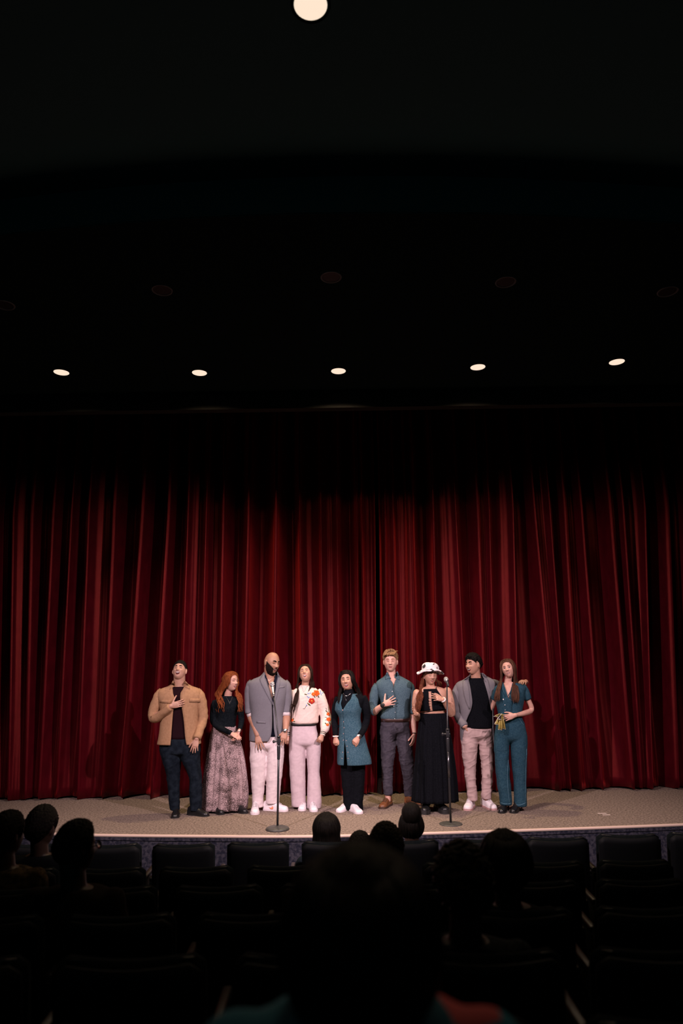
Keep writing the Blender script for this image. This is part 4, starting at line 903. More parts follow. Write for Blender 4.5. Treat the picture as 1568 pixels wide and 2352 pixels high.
    st += S.fall(-1, rng, lambda a, r: [S.p(783-3*a, 1584, -.03+.06*a), S.p(777+4*r.random(), 1600, -.09+.06*a), S.p(775+8*r.random(), 1616+r.uniform(-7, 3), -.12+.05*a)], 34, front=1.35, back=2.5, part=-.5)
    st += S.fall(-1, rng, lambda a, r: [S.p(802+20*r.uniform(-1, 1), 1598, .10), S.p(802+22*r.uniform(-1, 1), 1622, .13)], 14, front=2.5, back=3.7)
    S.locks(h_black, st, r=.0115, wave=.007, wl=40)
    S.shoe(789, 1862, -125, m_shoew, m_solew, L=.24, W=.095, h=.06, label='white slip-on shoe'); S.shoe(817, 1865.5, -65, m_shoew, m_solew, L=.25, W=.10, h=.065)
    return S
# ------------------------------------------------------------------ 6: tall, print shirt
def person6():
    S = Person('tall sandy-haired person in a blue print shirt and grey trousers, hand on the chest', (910, 1851), sk=sk_fair)
    S.head(896.5, 1520, 47, yaw=-.10, pitch=.02, open=.003, smile=.6, jaw=.27)
    S.neck(899, 1556, 21.5)
    S.torso([(1655, 877, 938, .11), (1620, 873, 941, .12), (1590, 866, 945, .125), (1572, 863, 944, .11), (1563, 872, 932, .09), (1556, 885, 915, .07)], .018)
    sR, eR, wR = S.p(866, 1578), S.p(857, 1634, -.01), S.p(880, 1619, -.19)
    sL, eL, wL = S.p(940, 1577), S.p(946, 1637, .03), S.p(951, 1684, -.04)
    S.limb([sR, eR, S.p(868, 1628, -.11), wR], [.046, .040, .038, .026], k=4); S.limb([sL, eL, S.p(949, 1660, .0), wL], [.046, .038, .036, .025], k=4)
    hand(S.bm, wR, S.p(913, 1605, -.19), (-.3, 0, 1), PY, spread=.26, curl=.06, s=1.02, tang=1.1, tcurl=.05)
    hand(S.bm, wL, S.p(948, 1714, -.07), (-.5, -.8, 0), (-.8, .5, 0), curl=.3, s=1.0, spread=.08)
    S.limb([S.p(892, 1680), S.p(890, 1775), S.p(891, 1838)], [.07, .046, .034]); S.limb([S.p(924, 1680), S.p(936, 1770, .04), S.p(940, 1830, .1)], [.07, .046, .034])
    S.finish()
    bm = bmesh.new()
    S.sheet('trousers', [(1650, 875.5, 939.5, .115), (1665, 873.5, 940, .122), (1680, 872.5, 941, .11), (1690, 874, 942, .05)], None, bm=bm, wr=.003)
    S.leg(bm, [(1660, 876, 908), (1690, 873, 909), (1720, 873.5, 908.5), (1750, 876, 904.5), (1774, 877, 902), (1800, 878, 901.5), (1816, 880, 902), (1826, 882.5, 900.5)], seed=1, wr=.007)
    S.leg(bm, [(1660, 905, 939), (1690, 908, 944, .01), (1720, 912, 947, .02), (1750, 918, 950, .03), (1774, 923, 951, .04), (1800, 926, 951, .07), (1818, 927, 950, .09), (1829, 929, 950, .10)], seed=2, wr=.007)
    S.union('trousers', bm, m_greyt, crease=.006)
    bm = bmesh.new(); S.sheet('belt', [(1656.5, 874.8, 940.5, .122), (1647.5, 875, 940, .121)], None, bm=bm, k=1); S.add('belt', bm, m_belt, .003)
    bm = bmesh.new()
    S.sheet('shirt', [(1651, 877, 938, .114), (1645, 874, 941, .128), (1630, 876, 939, .134), (1610, 874, 941, .134), (1590, 867, 945, .138, 0, 902.4, 902.8), (1577, 862, 947, .132, 0, 901.8, 902.6), (1567, 864, 943, .115, 0, 899.5, 904.5), (1559.5, 874, 930, .096, 0, 894, 908), (1551, 885, 915, .080, 0, 890, 911), (1545, 888, 911, .072, .01, 889.5, 910)], None, bm=bm, wr=.005, wf=(9, 9, 8))
    S.sleeve(bm, [S.p(867, 1576), S.p(860, 1595), S.p(857, 1616), S.p(856.5, 1631, -.03), S.p(860, 1633, -.055)], [.056, .057, .054, .052, .050], seed=3, wr=.006)
    S.sleeve(bm, [S.p(939, 1575), S.p(944, 1595), S.p(945, 1618, .02), S.p(946, 1638, .03)], [.056, .056, .050, .050], seed=4, wr=.006)
    S.add('shirt', bm, m_print, .004)
    b = S.surf()
    S.patch('collar', [(889, 1543), (885, 1551), (885, 1561)], [(893, 1551), (897.5, 1559), (893, 1558)], m_print, b, off=.010, thick=.004)
    S.patch('collar', [(909, 1546), (906, 1553), (906, 1557)], [(912, 1541), (916.5, 1552), (917, 1562)], m_print, b, off=.010, thick=.004)
    S.button(900.5, 1588, m_bead, b, .006); S.button(904, 1622, m_bead, b, .006); S.button(907, 1636, m_bead, b, .004)
    S.line('placket_seam', [(899.5, 1568), (899, 1590), (900, 1602)], m_navy, b, r=.0018); S.button(906, 1651.5, m_silver, b, .008, 'buckle')
    d = (wR-eR).normalized(); bm = bmesh.new(); tube(bm, [wR-d*.022, wR+d*.006], [.032, .031], n=16, k=1, dome=False); ell(bm, wR-d*.008+V((0, -.030, .006)), (.019, .008, .019)); S.add('wristwatch', bm, m_soleblk, .002)
    bm = bmesh.new(); tube(bm, [wL+V((-.0, 0, .008)), wL+V((0, -.0, .0))], [.030, .030], n=16, k=1, dome=False); S.add('bracelet', bm, m_belt, .002)
    S.face(br_lt, lip_a, eye='closed', mw=.020, mh=.003, teeth=False, smile=.001, browt=.003)
    S.cap(h_sandy, shortmask(.52, .10, -.5), .024, bump=.010, freq=14, seed=3)
    rng = random.Random(6); T = S.T; st = []
    for k in range(80):
        y0 = rng.uniform(-.075, .07); h_ = rng.uniform(-.006, .010); e = rng.uniform(-.02, .02)
        st.append([T @ V((.062+e*.3, y0+.01, .085)), T @ V((.030+e, y0, .118+h_)), T @ V((-.020+e, y0-.008, .124+h_)), T @ V((-.060+e*.5, min(y0-.012, .06), .095)), T @ V((-.072+e*.6, max(-.088, y0-.02), .060+e*.6))])
    for k in range(30):
        x0 = rng.uniform(-.06, .055); st.append([T @ V((x0+.03, -.02, .118)), T @ V((x0+.012, -.065, .112)), T @ V((x0-.006, -.092, .082)), T @ V((x0-.016, -.094, .062+.012*rng.random()+.10*max(0, x0)))])
    S.locks(h_sandy, st, r=.0085, wave=.002, wl=20)
    o, c, d, wv = S.shoe(886, 1853, -115, m_boot, m_solebr, L=.30, W=.105, kind='boot', h=.085)
    bm = bmesh.new(); q = c-d*.085; tube(bm, [q+V((0, 0, .17)), q+V((0, 0, .11)), q+V((0, 0, .05))], [(.050, .054), (.045, .050), (.045, .06)], n=18, k=3, dome=False); S.add('boot_shaft', bm, m_boot)
    o, c, d, wv = S.shoe(955, 1849, -35, m_boot, m_solebr, L=.30, W=.105, kind='boot', h=.085)
    bm = bmesh.new(); q = c-d*.09; tube(bm, [q+V((0, 0, .16)), q+V((0, 0, .10)), q+V((0, 0, .03))], [(.05, .055)]*3, n=18, k=2, dome=False); S.add('boot_shaft', bm, m_boot)
    return S
# ------------------------------------------------------------------ 7: cow print hat
def cowmat():
    m, nt, b = _nt('black_and_white_plush'); N = nt.nodes; L = nt.links; b.inputs['Roughness'].default_value = .95; b.inputs['Sheen Weight'].default_value = .3
    tc = N.new('ShaderNodeTexCoord'); n = N.new('ShaderNodeTexNoise'); n.inputs['Scale'].default_value = 19; n.inputs['Detail'].default_value = .3; L.new(tc.outputs['Object'], n.inputs['Vector'])
    r = N.new('ShaderNodeMapRange'); r.inputs[1].default_value = .60; r.inputs[2].default_value = .615; L.new(n.outputs[0], r.inputs[0])
    x = N.new('ShaderNodeMix'); x.data_type = 'RGBA'; x.inputs[6].default_value = (.78, .70, .72, 1); x.inputs[7].default_value = (.012, .010, .012, 1); L.new(r.outputs[0], x.inputs[0]); L.new(x.outputs[2], b.inputs['Base Color'])
    t = N.new('ShaderNodeTexNoise'); t.inputs['Scale'].default_value = 260; bp = N.new('ShaderNodeBump'); bp.inputs['Strength'].default_value = .5; bp.inputs['Distance'].default_value = .006; L.new(tc.outputs['Object'], t.inputs['Vector']); L.new(t.outputs[0], bp.inputs['Height']); L.new(bp.outputs[0], b.inputs['Normal'])
    return m
def person7():
    S = Person('person in a fluffy black and white bucket hat and long black halter dress', (998, 1862), sk=sk_tan)
    S.bare = 1; S.head(988, 1551, 44, yaw=.22, pitch=-.08, roll=.04, open=.009, jaw=.30)
    S.neck(989, 1583, 20)
    S.torso([(1660, 965, 1026, .115), (1640, 966, 1023, .11), (1620, 963, 1024, .125), (1602, 962, 1026, .12), (1588, 958, 1027, .10), (1581, 966, 1019, .082), (1576, 978, 1002, .065)], .004)
    sR, eR, wR = S.p(957, 1592), S.p(957, 1648, .02), S.p(956, 1640, -.20)
    sL, eL, wL = S.p(1027, 1588), S.p(1037, 1640, -.02), S.p(1017, 1607, -.19)
    S.limb([sR, S.p(953.5, 1618, .01), eR, S.p(958, 1643, -.10), wR], [.047, .043, .040, .036, .026], k=4); S.limb([sL, S.p(1034, 1612, -.01), eL, S.p(1029, 1626, -.10), wL], [.052, .050, .044, .038, .026], k=4)
    hand(S.bm, wR, S.p(943, 1634, -.34), (.1, 0, 1), (.8, -.3, .3), spread=.20, curl=.22, s=.92, tang=.95)
    hand(S.bm, wL, S.p(987, 1598, -.25), (0, -.2, 1), (0, .8, -.5), spread=.24, curl=.12, s=.92, tang=.8)
    S.limb([S.p(980, 1690), S.p(978, 1780), S.p(978, 1850)], [.075, .05, .036]); S.limb([S.p(1012, 1690), S.p(1012, 1780), S.p(1012, 1850)], [.075, .05, .036])
    S.finish()
    def fd(t, z): 
        a = max(0, min(1, (1.12-z)/.35)); return a*(.035*math.sin(16*t+z*.8)+.03*math.sin(29*t+2+z*.5)+.02*math.sin(7*t))+.018*math.sin(34*t)*(1-a)
    S.sheet('skirt', [(1839, 949, 1048, .21), (1800, 951.5, 1046, .20), (1760, 955, 1042, .19), (1720, 958, 1037, .17), (1690, 960, 1033, .155), (1665, 962, 1030, .14), (1648, 964, 1028, .128), (1637.5, 966, 1025, .118)], m_blktop, n=150, e=2.1, wr=.003, folds=fd, wf=(10, 10, 3))
    b = S.surf()
    tb = S.tb
    S.patch('halter_top', [(973, 1587), (968, 1597), (963, 1611), (962, 1622), (963, 1634)], [(983.5, 1587.5), (984, 1597), (984, 1611), (985.5, 1622), (988.5, 1632)], m_blktop, tb, n=8, off=.014, thick=.006)
    S.patch('halter_top', [(990, 1587), (990.5, 1597), (991, 1611), (992, 1622), (993, 1631.5)], [(1003, 1584), (1011, 1596), (1019, 1609), (1023.5, 1620), (1024.5, 1630)], m_blktop, tb, n=8, off=.014, thick=.006)
    S.line('neck_strap', [(974, 1583), (982, 1587), (991, 1587), (999, 1584), (1003, 1577), (1004.5, 1570)], m_blktop, b, r=.004); S.patch('neck_band', [(972, 1583), (972, 1587)], [(1003, 1582), (1003, 1586.5)], m_blktop, b, n=12, off=.005, k=2)
    S.line('waist_tie', [(965, 1637), (980, 1636), (992, 1633), (1008, 1632), (1023, 1631)], m_blktop, b, r=.004)
    S.line('tattoo', [(1035.5, 1603), (1038, 1606), (1039, 1611), (1036.5, 1611), (1035.5, 1606)], M('tattoo_ink', (.10, .045, .04), .7), b, r=.0018, off=.0005); S.line('tattoo', [(984.5, 1610), (987, 1612), (990, 1610)], bpy.data.materials['tattoo_ink'], b, r=.0016, off=.0005)
    d = (wL-eL).normalized(); bm = bmesh.new(); tube(bm, [wL-d*.010, wL+d*.002], [.033, .033], n=18, k=1, dome=False); S.add('bracelet', bm, m_bead, .004)
    bm = bmesh.new(); ell(bm, S.T @ V((-.080, -.002, -.036)), (.006,)*3, None, 10, 8); S.add('earring', bm, m_silver)
    S.face(br_brn, lip_c, eye='closed', mw=.016, mh=.008, smile=-.001, browt=.0024)
    # bucket hat: crown and drooping brim
    mt = cowmat(); T = S.T @ Matrix.Translation((0, .010, .046)) @ Matrix.Rotation(-.14, 4, 'X') @ Matrix.Diagonal((1.06, 1.06, .84, 1))
    bm = bmesh.new(); rows = []
    pr = [(.088, .098, -.014), (.090, .100, .012), (.092, .098, .045), (.090, .094, .075), (.078, .084, .098), (.055, .060, .110), (.02, .022, .114), (.001, .001, .114)]
    for rx, ry, z in spl(pr, 3): rows.append([T @ V((max(rx, .001)*math.cos(a)*(1+.03*math.sin(3*a+z*40)), max(ry, .001)*math.sin(a)*(1+.03*math.sin(3*a+1)), z+.004*math.sin(4*a))) for a in [2*PI*i/48 for i in range(48)]])
    grid(bm, rows, cu=True); wrinkle(bm, .004, f=(22, 22, 22)); hat = S.add('hat', bm, mt, .006)
    bm = bmesh.new(); rows = []
    for i in range(9):
        t = i/8; rows.append([T @ V(((.089+.062*t)*math.cos(a), (.099+.036*t)*math.sin(a), .002-.020*t-.030*t*math.cos(a)**2+.016*t*math.sin(a)**2+t*.008*math.sin(5*a+1))) for a in [2*PI*j/60 for j in range(60)]])
    grid(bm, rows, cu=True); obj('hat_brim', bm, mt, hat, solid=.016)
    rng = random.Random(5); T = S.T; st = []
    for k in range(40):
        a = rng.uniform(0, 1); st.append([T @ V((-.070, .0+.04*a, .035)), T @ V((-.085, .01+.03*a, -.04)), S.p(968-3*a, 1578, -.02), S.p(960+9*a, 1600, -.08-.05*a), S.p(956+9*a, 1622, -.10-.06*a), S.p(957+5*a, 1640+rng.uniform(-16, 8), -.11-.04*a)])
    for k in range(12):
        a = rng.uniform(0, 1); st.append([T @ V((.065, .02+.04*a, .03)), T @ V((.083, .04+.03*a, -.05)), S.p(1005+6*a, 1568, .03), S.p(1003+9*a, 1577, .04+.05*a)])
    for k in range(16):
        a = rng.uniform(-1, 1); st.append([T @ V((a*.06, .08, .0)), T @ V((a*.08, .10, -.06)), S.p(985+a*20, 1600, .13), S.p(985+a*22, 1640, .15)])
    S.locks(h_auburn, st, r=.0105, wave=.012, wl=50)
    for x, y, a in ((978, 1866, -100), (1014, 1865, -70)):
        o, c, d, wv = S.shoe(x, y, a, m_shoeblk, m_soleblk, L=.27, W=.115, kind='chunky', h=.085)
        bm = bmesh.new(); q = c-d*.06; tube(bm, [q+V((0, 0, .20)), q+V((0, 0, .12)), q+V((0, 0, .07))], [(.052, .055)]*3, n=18, k=2, dome=False); S.add('boot_shaft', bm, m_shoeblk)
    return S
# ------------------------------------------------------------------ 8: grey blazer, black tee
def person8():
    S = Person('laughing person in a warm grey blazer, black tee and pinkish chinos, arm around a neighbour', (1098, 1856), sk=sk_tan)
    S.head(1086, 1527, 46, yaw=-.92, pitch=.08, roll=-.06, open=.011, smile=1.7, jaw=.2)
    S.neck(1093, 1560, 24, dy=.01)
    S.torso([(1675, 1065, 1125, .115), (1640, 1062, 1128, .12), (1605, 1056, 1131, .128), (1580, 1052, 1134, .12), (1568, 1056, 1134, .10), (1561, 1071, 1118, .08), (1555, 1081, 1105, .068)], .020)
    sR, eR, wR = S.p(1057, 1580), S.p(1051, 1638, .03), S.p(1067, 1668, -.085)
    sL, eL, wL = S.p(1130, 1573), S.p(1168, 1590, .20), S.p(1207, 1566, .05)
    S.limb([sR, eR, wR], [.048, .042, .029], k=5); S.limb([sL, eL, wL], [.048, .042, .030], k=5)
    hand(S.bm, wR, S.p(1077, 1692, .05), (0, -1, 0), (1, .3, 0), curl=.2, s=.95)
    hand(S.bm, wL, S.p(1198, 1563, -.10), (-1, 0, .2), (-.2, .1, -1), curls=(.8, .75, .75, .8), spread=.10, s=1.1, tang=.6, tcurl=.5)
    S.limb([S.p(1079, 1690), S.p(1079, 1766), S.p(1084, 1835)], [.07, .048, .035]); S.limb([S.p(1113, 1690), S.p(1117, 1763), S.p(1117, 1833)], [.07, .048, .035])
    S.finish()
    bm = bmesh.new()
    S.sheet('trousers', [(1664, 1065, 1126, .118), (1680, 1061.5, 1129, .124), (1692, 1060.5, 1130, .11), (1702, 1063, 1128, .05)], None, bm=bm, wr=.003)
    S.leg(bm, [(1672, 1064, 1094), (1696, 1060.5, 1096.5), (1720, 1060, 1095.5), (1745, 1063, 1093.5), (1765, 1066, 1092.5), (1775, 1065.5, 1092), (1800, 1069, 1093), (1825, 1072, 1095), (1838, 1074, 1096)], seed=1, wr=.008)
    S.leg(bm, [(1672, 1095, 1126), (1696, 1097, 1130), (1720, 1100, 1130), (1745, 1104, 1131), (1763, 1106, 1131), (1775, 1105, 1131), (1800, 1106, 1130), (1822, 1105, 1129), (1834, 1106, 1128)], seed=2, wr=.008)
    S.union('trousers', bm, m_chino, wr=.004, crease=.006)
    S.sheet('tee', [(1671, 1068, 1129, .128), (1655, 1066, 1128, .130), (1625, 1062, 1129, .128), (1600, 1057, 1131, .132), (1580, 1056, 1131, .124), (1568, 1063, 1127, .100), (1561, 1074, 1114, .084), (1557.5, 1079, 1108, .078)], m_blktop, wr=.004, wf=(8, 8, 8))
    bm = bmesh.new()
    S.sheet('blazer', [(1708, 1060, 1134, .155, .02, 1061, 1129), (1690, 1058, 1134, .155, .02, 1060, 1127.5), (1665, 1057, 1134, .15, .02, 1064, 1126.5), (1645, 1056, 1133, .146, .01, 1070, 1126.5), (1630, 1055, 1133, .145, 0, 1076, 1126.5), (1612, 1052, 1134, .146, 0, 1079.5, 1125), (1592, 1048, 1137, .140, 0, 1077.5, 1121), (1577, 1046, 1139, .125, 0, 1075.5, 1116), (1568, 1050, 1139, .108, 0, 1074, 1113), (1561, 1064, 1130, .092, 0, 1073.5, 1109), (1553, 1077, 1114, .082, .01, 1075.5, 1105.5), (1546, 1080, 1108, .078, .02, 1079, 1104)], None, bm=bm, wr=.005, wf=(8, 8, 6))
    S.sleeve(bm, [S.p(1058, 1577), S.p(1049, 1595), S.p(1048.5, 1625, .02), S.p(1053, 1645, .01), S.p(1062, 1660, -.06), S.p(1066, 1668, -.09)], [.060, .060, .052, .053, .048, .042], seed=3, wr=.010, bunch=.08)
    S.sleeve(bm, [S.p(1128, 1572), S.p(1140, 1575, .05), S.p(1153, 1583, .14), S.p(1168, 1588, .20), S.p(1188, 1578, .15), S.p(1200, 1570, .09)], [(.060, .058), .060, .056, .052, .047, .040], seed=4, wr=.007, bunch=.05)
    S.add('blazer', bm, m_blazer2, .006)
    b = S.surf()
    S.patch('lapel', [(1076, 1552), (1065, 1562), (1062, 1570), (1066, 1600), (1077, 1629)], [(1078, 1556), (1075, 1566), (1075.5, 1576), (1078.5, 1600), (1079.5, 1628)], m_blazer2, b, off=.010, thick=.004)
    S.patch('lapel', [(1105, 1549), (1110, 1562), (1115, 1577), (1122, 1602), (1127, 1628)], [(1109, 1547), (1119, 1556), (1124, 1575), (1127, 1600), (1129, 1626)], m_blazer2, b, off=.010, thick=.004)
    bm = bmesh.new(); d = (wR-eR).normalized(); tube(bm, [wR-d*.004, wR+d*.01], [.034, .033], n=16, k=1, dome=False); S.add('bracelet', bm, M('pale_peach_band', (.8, .5, .4), .6), .002)
    S.patch('belt', [(1078, 1666.5), (1072, 1671)], [(1094, 1668), (1094, 1672.5)], m_belt, b, off=.002, k=2)
    S.face(br_blk, lip_b, eye='squint', mw=.025, mh=.015, smile=.009, browt=.0045)
    S.fgrid('moustache', [(-.020+.040*i/8, -.047-.004*abs(-1+i/4), -.020+.040*i/8, -.042-.005*abs(-1+i/4)) for i in range(9)], m_beard, .0012, 2)
    S.fgrid('goatee', [(-.012+.024*i/6, -.098, -.012+.024*i/6, -.088) for i in range(7)], m_beard, .0012, 2)
    S.cap(h_black, shortmask(.50, .14, -.42), .024, bump=.010, freq=16, seed=8)
    bm = bmesh.new(); rng = random.Random(2)
    for k in range(170):
        az = rng.uniform(-2.4, 2.4); el = rng.uniform(.62, 1.55); p = headpoint(az, el, {}); p = p+p.normalized()*.022; ell(bm, S.T @ p, (.009, .009, .009), None, 6, 5)
    S.add('hair_curls', bm, h_black)
    S.shoe(1078, 1857, -112, m_shoew, m_solep, L=.30, W=.115, h=.10); S.shoe(1122, 1856, -74, m_shoew, m_solep, L=.30, W=.115, h=.10)
    return S
# ------------------------------------------------------------------ 9: denim jumpsuit
def person9():
    S = Person('person with long brown hair in a wide-leg blue denim jumpsuit with short sleeves', (1172, 1863), sk=sk_fair)
    S.head(1166.5, 1536, 43, yaw=-.38, pitch=.16, roll=-.20, open=.006, jaw=.32, nose=.95)
    S.neck(1166, 1566, 16)
    S.torso([(1660, 1144, 1199, .105), (1637, 1146, 1196, .095), (1612, 1142, 1199, .11), (1592, 1139, 1202, .11), (1579, 1140, 1204, .09), (1571, 1150, 1190, .07), (1566, 1158, 1177, .058)], .010)
    sR, eR, wR = S.p(1144, 1583, .02), S.p(1130, 1624, .13), S.p(1110, 1640, .27)
    sL, eL, wL = S.p(1200, 1582), S.p(1220, 1630, .02), S.p(1182, 1643, -.16)
    S.limb([sR, eR, wR], [.036, .031, .021], k=5); S.limb([sL, S.p(1212, 1608, .01), eL, S.p(1204, 1638, -.07), wL], [.038, .035, .032, .031, .021], k=4)
    hand(S.bm, wR, S.p(1100, 1650, .28), (0, 0, 1), (0, -1, 0), curl=.2, s=.86)
    hand(S.bm, wL, S.p(1149, 1652, -.17), (.0, -.1, 1), (0, 1, -.1), spread=.12, curl=.12, s=.92, tang=.7, tcurl=.25)
    S.limb([S.p(1155, 1690), S.p(1157, 1780), S.p(1161, 1848)], [.066, .045, .031]); S.limb([S.p(1188, 1690), S.p(1190, 1780), S.p(1192, 1850)], [.066, .045, .031])
    S.finish()
    bm = bmesh.new()
    S.sheet('jumpsuit', [(1644, 1144, 1197, .108), (1638, 1144.5, 1196, .106), (1625, 1142, 1199, .112), (1610, 1139.5, 1202, .125), (1601, 1138.5, 1203, .127, 0, 1161, 1163), (1590, 1137.5, 1204, .120, 0, 1158, 1168), (1579, 1138, 1207, .104, 0, 1155.5, 1173.5), (1572, 1147, 1194, .086, 0, 1154, 1176), (1567, 1154, 1182, .072, .005, 1153.8, 1177)], None, bm=bm, wr=.003)
    b3 = bmesh.new(); S.sheet('j', [(1706, 1137, 1207.5, .05), (1694, 1135, 1209.5, .11), (1670, 1138, 1205, .12), (1652, 1142.5, 1199, .112), (1640, 1144.2, 1196.4, .106)], None, bm=b3)
    S.leg(b3, [(1660, 1142, 1172), (1690, 1135.5, 1172), (1712, 1134, 1168.5), (1740, 1136, 1168), (1770, 1138, 1169), (1800, 1141, 1171.5), (1825, 1146, 1174), (1849, 1148, 1175)], seed=1, wr=.004, dk=1.0)
    S.leg(b3, [(1660, 1170, 1203), (1690, 1172, 1210), (1712, 1171.5, 1210.5), (1740, 1173.5, 1210), (1770, 1177, 1208.5), (1800, 1180, 1208), (1825, 1180.5, 1208.5), (1851, 1180, 1209)], seed=2, wr=.004, dk=1.0)
    S.sleeve(bm, [S.p(1199, 1580), S.p(1206, 1592), S.p(1210.5, 1605, .01)], [.052, .050, .048], seed=3, wr=.003); S.sleeve(bm, [S.p(1145, 1582, .01), S.p(1140, 1594, .04), S.p(1136, 1605, .07)], [.048, .047, .046], seed=4, wr=.003)
    S.add('jumpsuit', bm, m_denim2, .004); S.union('jumpsuit_legs', b3, m_denim2, wr=.003, crease=.002)
    b = S.surf()
    S.patch('collar', [(1153.5, 1569), (1151, 1578), (1154, 1588)], [(1155.5, 1572), (1157.5, 1586), (1161, 1601)], m_denim2, b, off=.009, thick=.004)
    S.patch('collar', [(1176, 1570), (1172.5, 1585), (1164, 1601)], [(1178.5, 1568), (1180, 1578), (1174, 1590)], m_denim2, b, off=.009, thick=.004)
    for i, (x, y) in enumerate(((1155.8, 1606.5), (1159.5, 1620), (1159.5, 1631.5))): S.button(x, y, m_silver if i else m_bead, b, .009 if not i else .0075)
    S.line('hem_seam', [(1149, 1844), (1161, 1846.5), (1174, 1845)], m_stitch, b, r=.0025); S.line('hem_seam', [(1181, 1847.5), (1194, 1849), (1208, 1843.5)], m_stitch, b, r=.0025)
    S.line('side_seam', [(1167, 1745), (1165, 1780), (1166, 1810), (1170, 1845)], m_stitch, b, r=.0016); S.line('side_seam', [(1209, 1720), (1207, 1780), (1206, 1842)], m_stitch, b, r=.0016)
    S.line('pocket_seam', [(1190, 1648), (1197, 1658), (1203, 1666)], m_stitch, b, r=.0016); S.line('sleeve_seam', [(1203, 1606), (1209, 1604), (1216, 1599)], m_stitch, b, r=.002)
    rg = S.hit(b, 1160.5, 1651, .0); bm = bmesh.new(); ell(bm, rg, (.004, .006, .010)); S.add('ring', bm, m_silver)
    S.face(br_brn, lip_a, eye='open', mw=.017, mh=.006, smile=0, browt=.0024)
    S.cap(h_brown, shortmask(.66, -.2, -1.0), .007, bump=.001)
    rng = random.Random(12); T = S.T; st = []
    st += S.fall(-1, rng, lambda a, r: [S.p(1151-3*a, 1565, -.05+.06*a), S.p(1146-5*a+4*r.random(), 1580, -.12+.05*a), S.p(1136+11*(1-a), 1597, -.15+.05*a), S.p(1134+14*(1-a), 1607+r.uniform(-8, 6), -.15+.05*a)], 36, front=1.1, back=2.5)
    st += S.fall(1, rng, lambda a, r: [S.p(1181+6*a, 1564, -.06+.05*a), S.p(1177+11*a, 1580, -.135+.02*a), S.p(1174+18*a, 1597, -.15), S.p(1178+14*a, 1613+r.uniform(-12, 4), -.15)], 46, front=1.05, back=2.5)
    st += S.fall(-1, rng, lambda a, r: [S.p(1168+16*r.uniform(-1, 1), 1580, .06), S.p(1168+18*r.uniform(-1, 1), 1602, .08)], 14, front=2.5, back=3.7)
    S.locks(h_brown, st, r=.0105, wave=.005, wl=30)
    S.shoe(1157, 1864, -120, m_shoeblk, m_soleblk, L=.25, W=.09, kind='dress', heel=.035, h=.09); S.shoe(1185, 1864, -125, m_shoeblk, m_soleblk, L=.25, W=.09, kind='dress', heel=.035, h=.09)
    # folded scarf held in the hand
    c0 = S.p(1150, 1650, -.175); t = thing('scarf', 'olive black and white patterned scarf held in the hand of the denim jumpsuit wearer', 'scarf', tuple(c0))
    m, nt, bs = _nt('olive_black_white_silk'); N = nt.nodes; tc = N.new('ShaderNodeTexCoord'); n = N.new('ShaderNodeTexVoronoi'); n.inputs['Scale'].default_value = 22; nt.links.new(tc.outputs['Object'], n.inputs['Vector'])
    cr = N.new('ShaderNodeValToRGB'); cr.color_ramp.interpolation = 'CONSTANT'; cr.color_ramp.elements[0].color = (.36, .28, .07, 1); cr.color_ramp.elements[1].position = .68; cr.color_ramp.elements[1].color = (.02, .02, .02, 1)
    e = cr.color_ramp.elements.new(.5); e.color = (.36, .28, .07, 1); e = cr.color_ramp.elements.new(.84); e.color = (.62, .56, .45, 1); bs.inputs['Roughness'].default_value = .6
    nt.links.new(n.outputs['Color'], cr.inputs[0]); nt.links.new(cr.outputs[0], bs.inputs['Base Color'])
    mw_ = M('white_scarf_edge', (.7, .64, .58), .7); rng = random.Random(8)
    for k, (xa, ya, xb, yb, wd, dd) in enumerate(((1150, 1643, 1140, 1664, 10, 0), (1150, 1645, 1148, 1676, 9, -.02), (1153, 1645, 1157, 1674, 8, .01), (1150, 1640, 1138, 1646, 9, -.02), (1154, 1640, 1146, 1652, 8, -.035))):
        bm = bmesh.new(); b2 = bmesh.new(); rows = []; er = []
        for i in range(9):
            u = i/8; row = []
            for j in range(9):
                v = j/8-.5; wv = wd*(.45+.55*u**.6)
                row.append(S.p(xa+(xb-xa)*u+v*wv, ya+(yb-ya)*u+v*1.5, -.195+dd+.014*math.sin(v*11+k)+.008*math.sin(u*6+k)))
            rows.append(row)
        grid(bm, rows); o = obj('fold', bm, m, t, solid=.003)
        tube(b2, rows[-1], [.0045]*9, n=6, k=1, dome=False); tube(b2, [r[0] for r in rows], [.003]*9, n=6, k=1, dome=False); obj('edge', b2, mw_, o)
    return S
PEOPLE = [f() for f in (person1, person2, person3, person4, person5, person6, person7, person8, person9)]
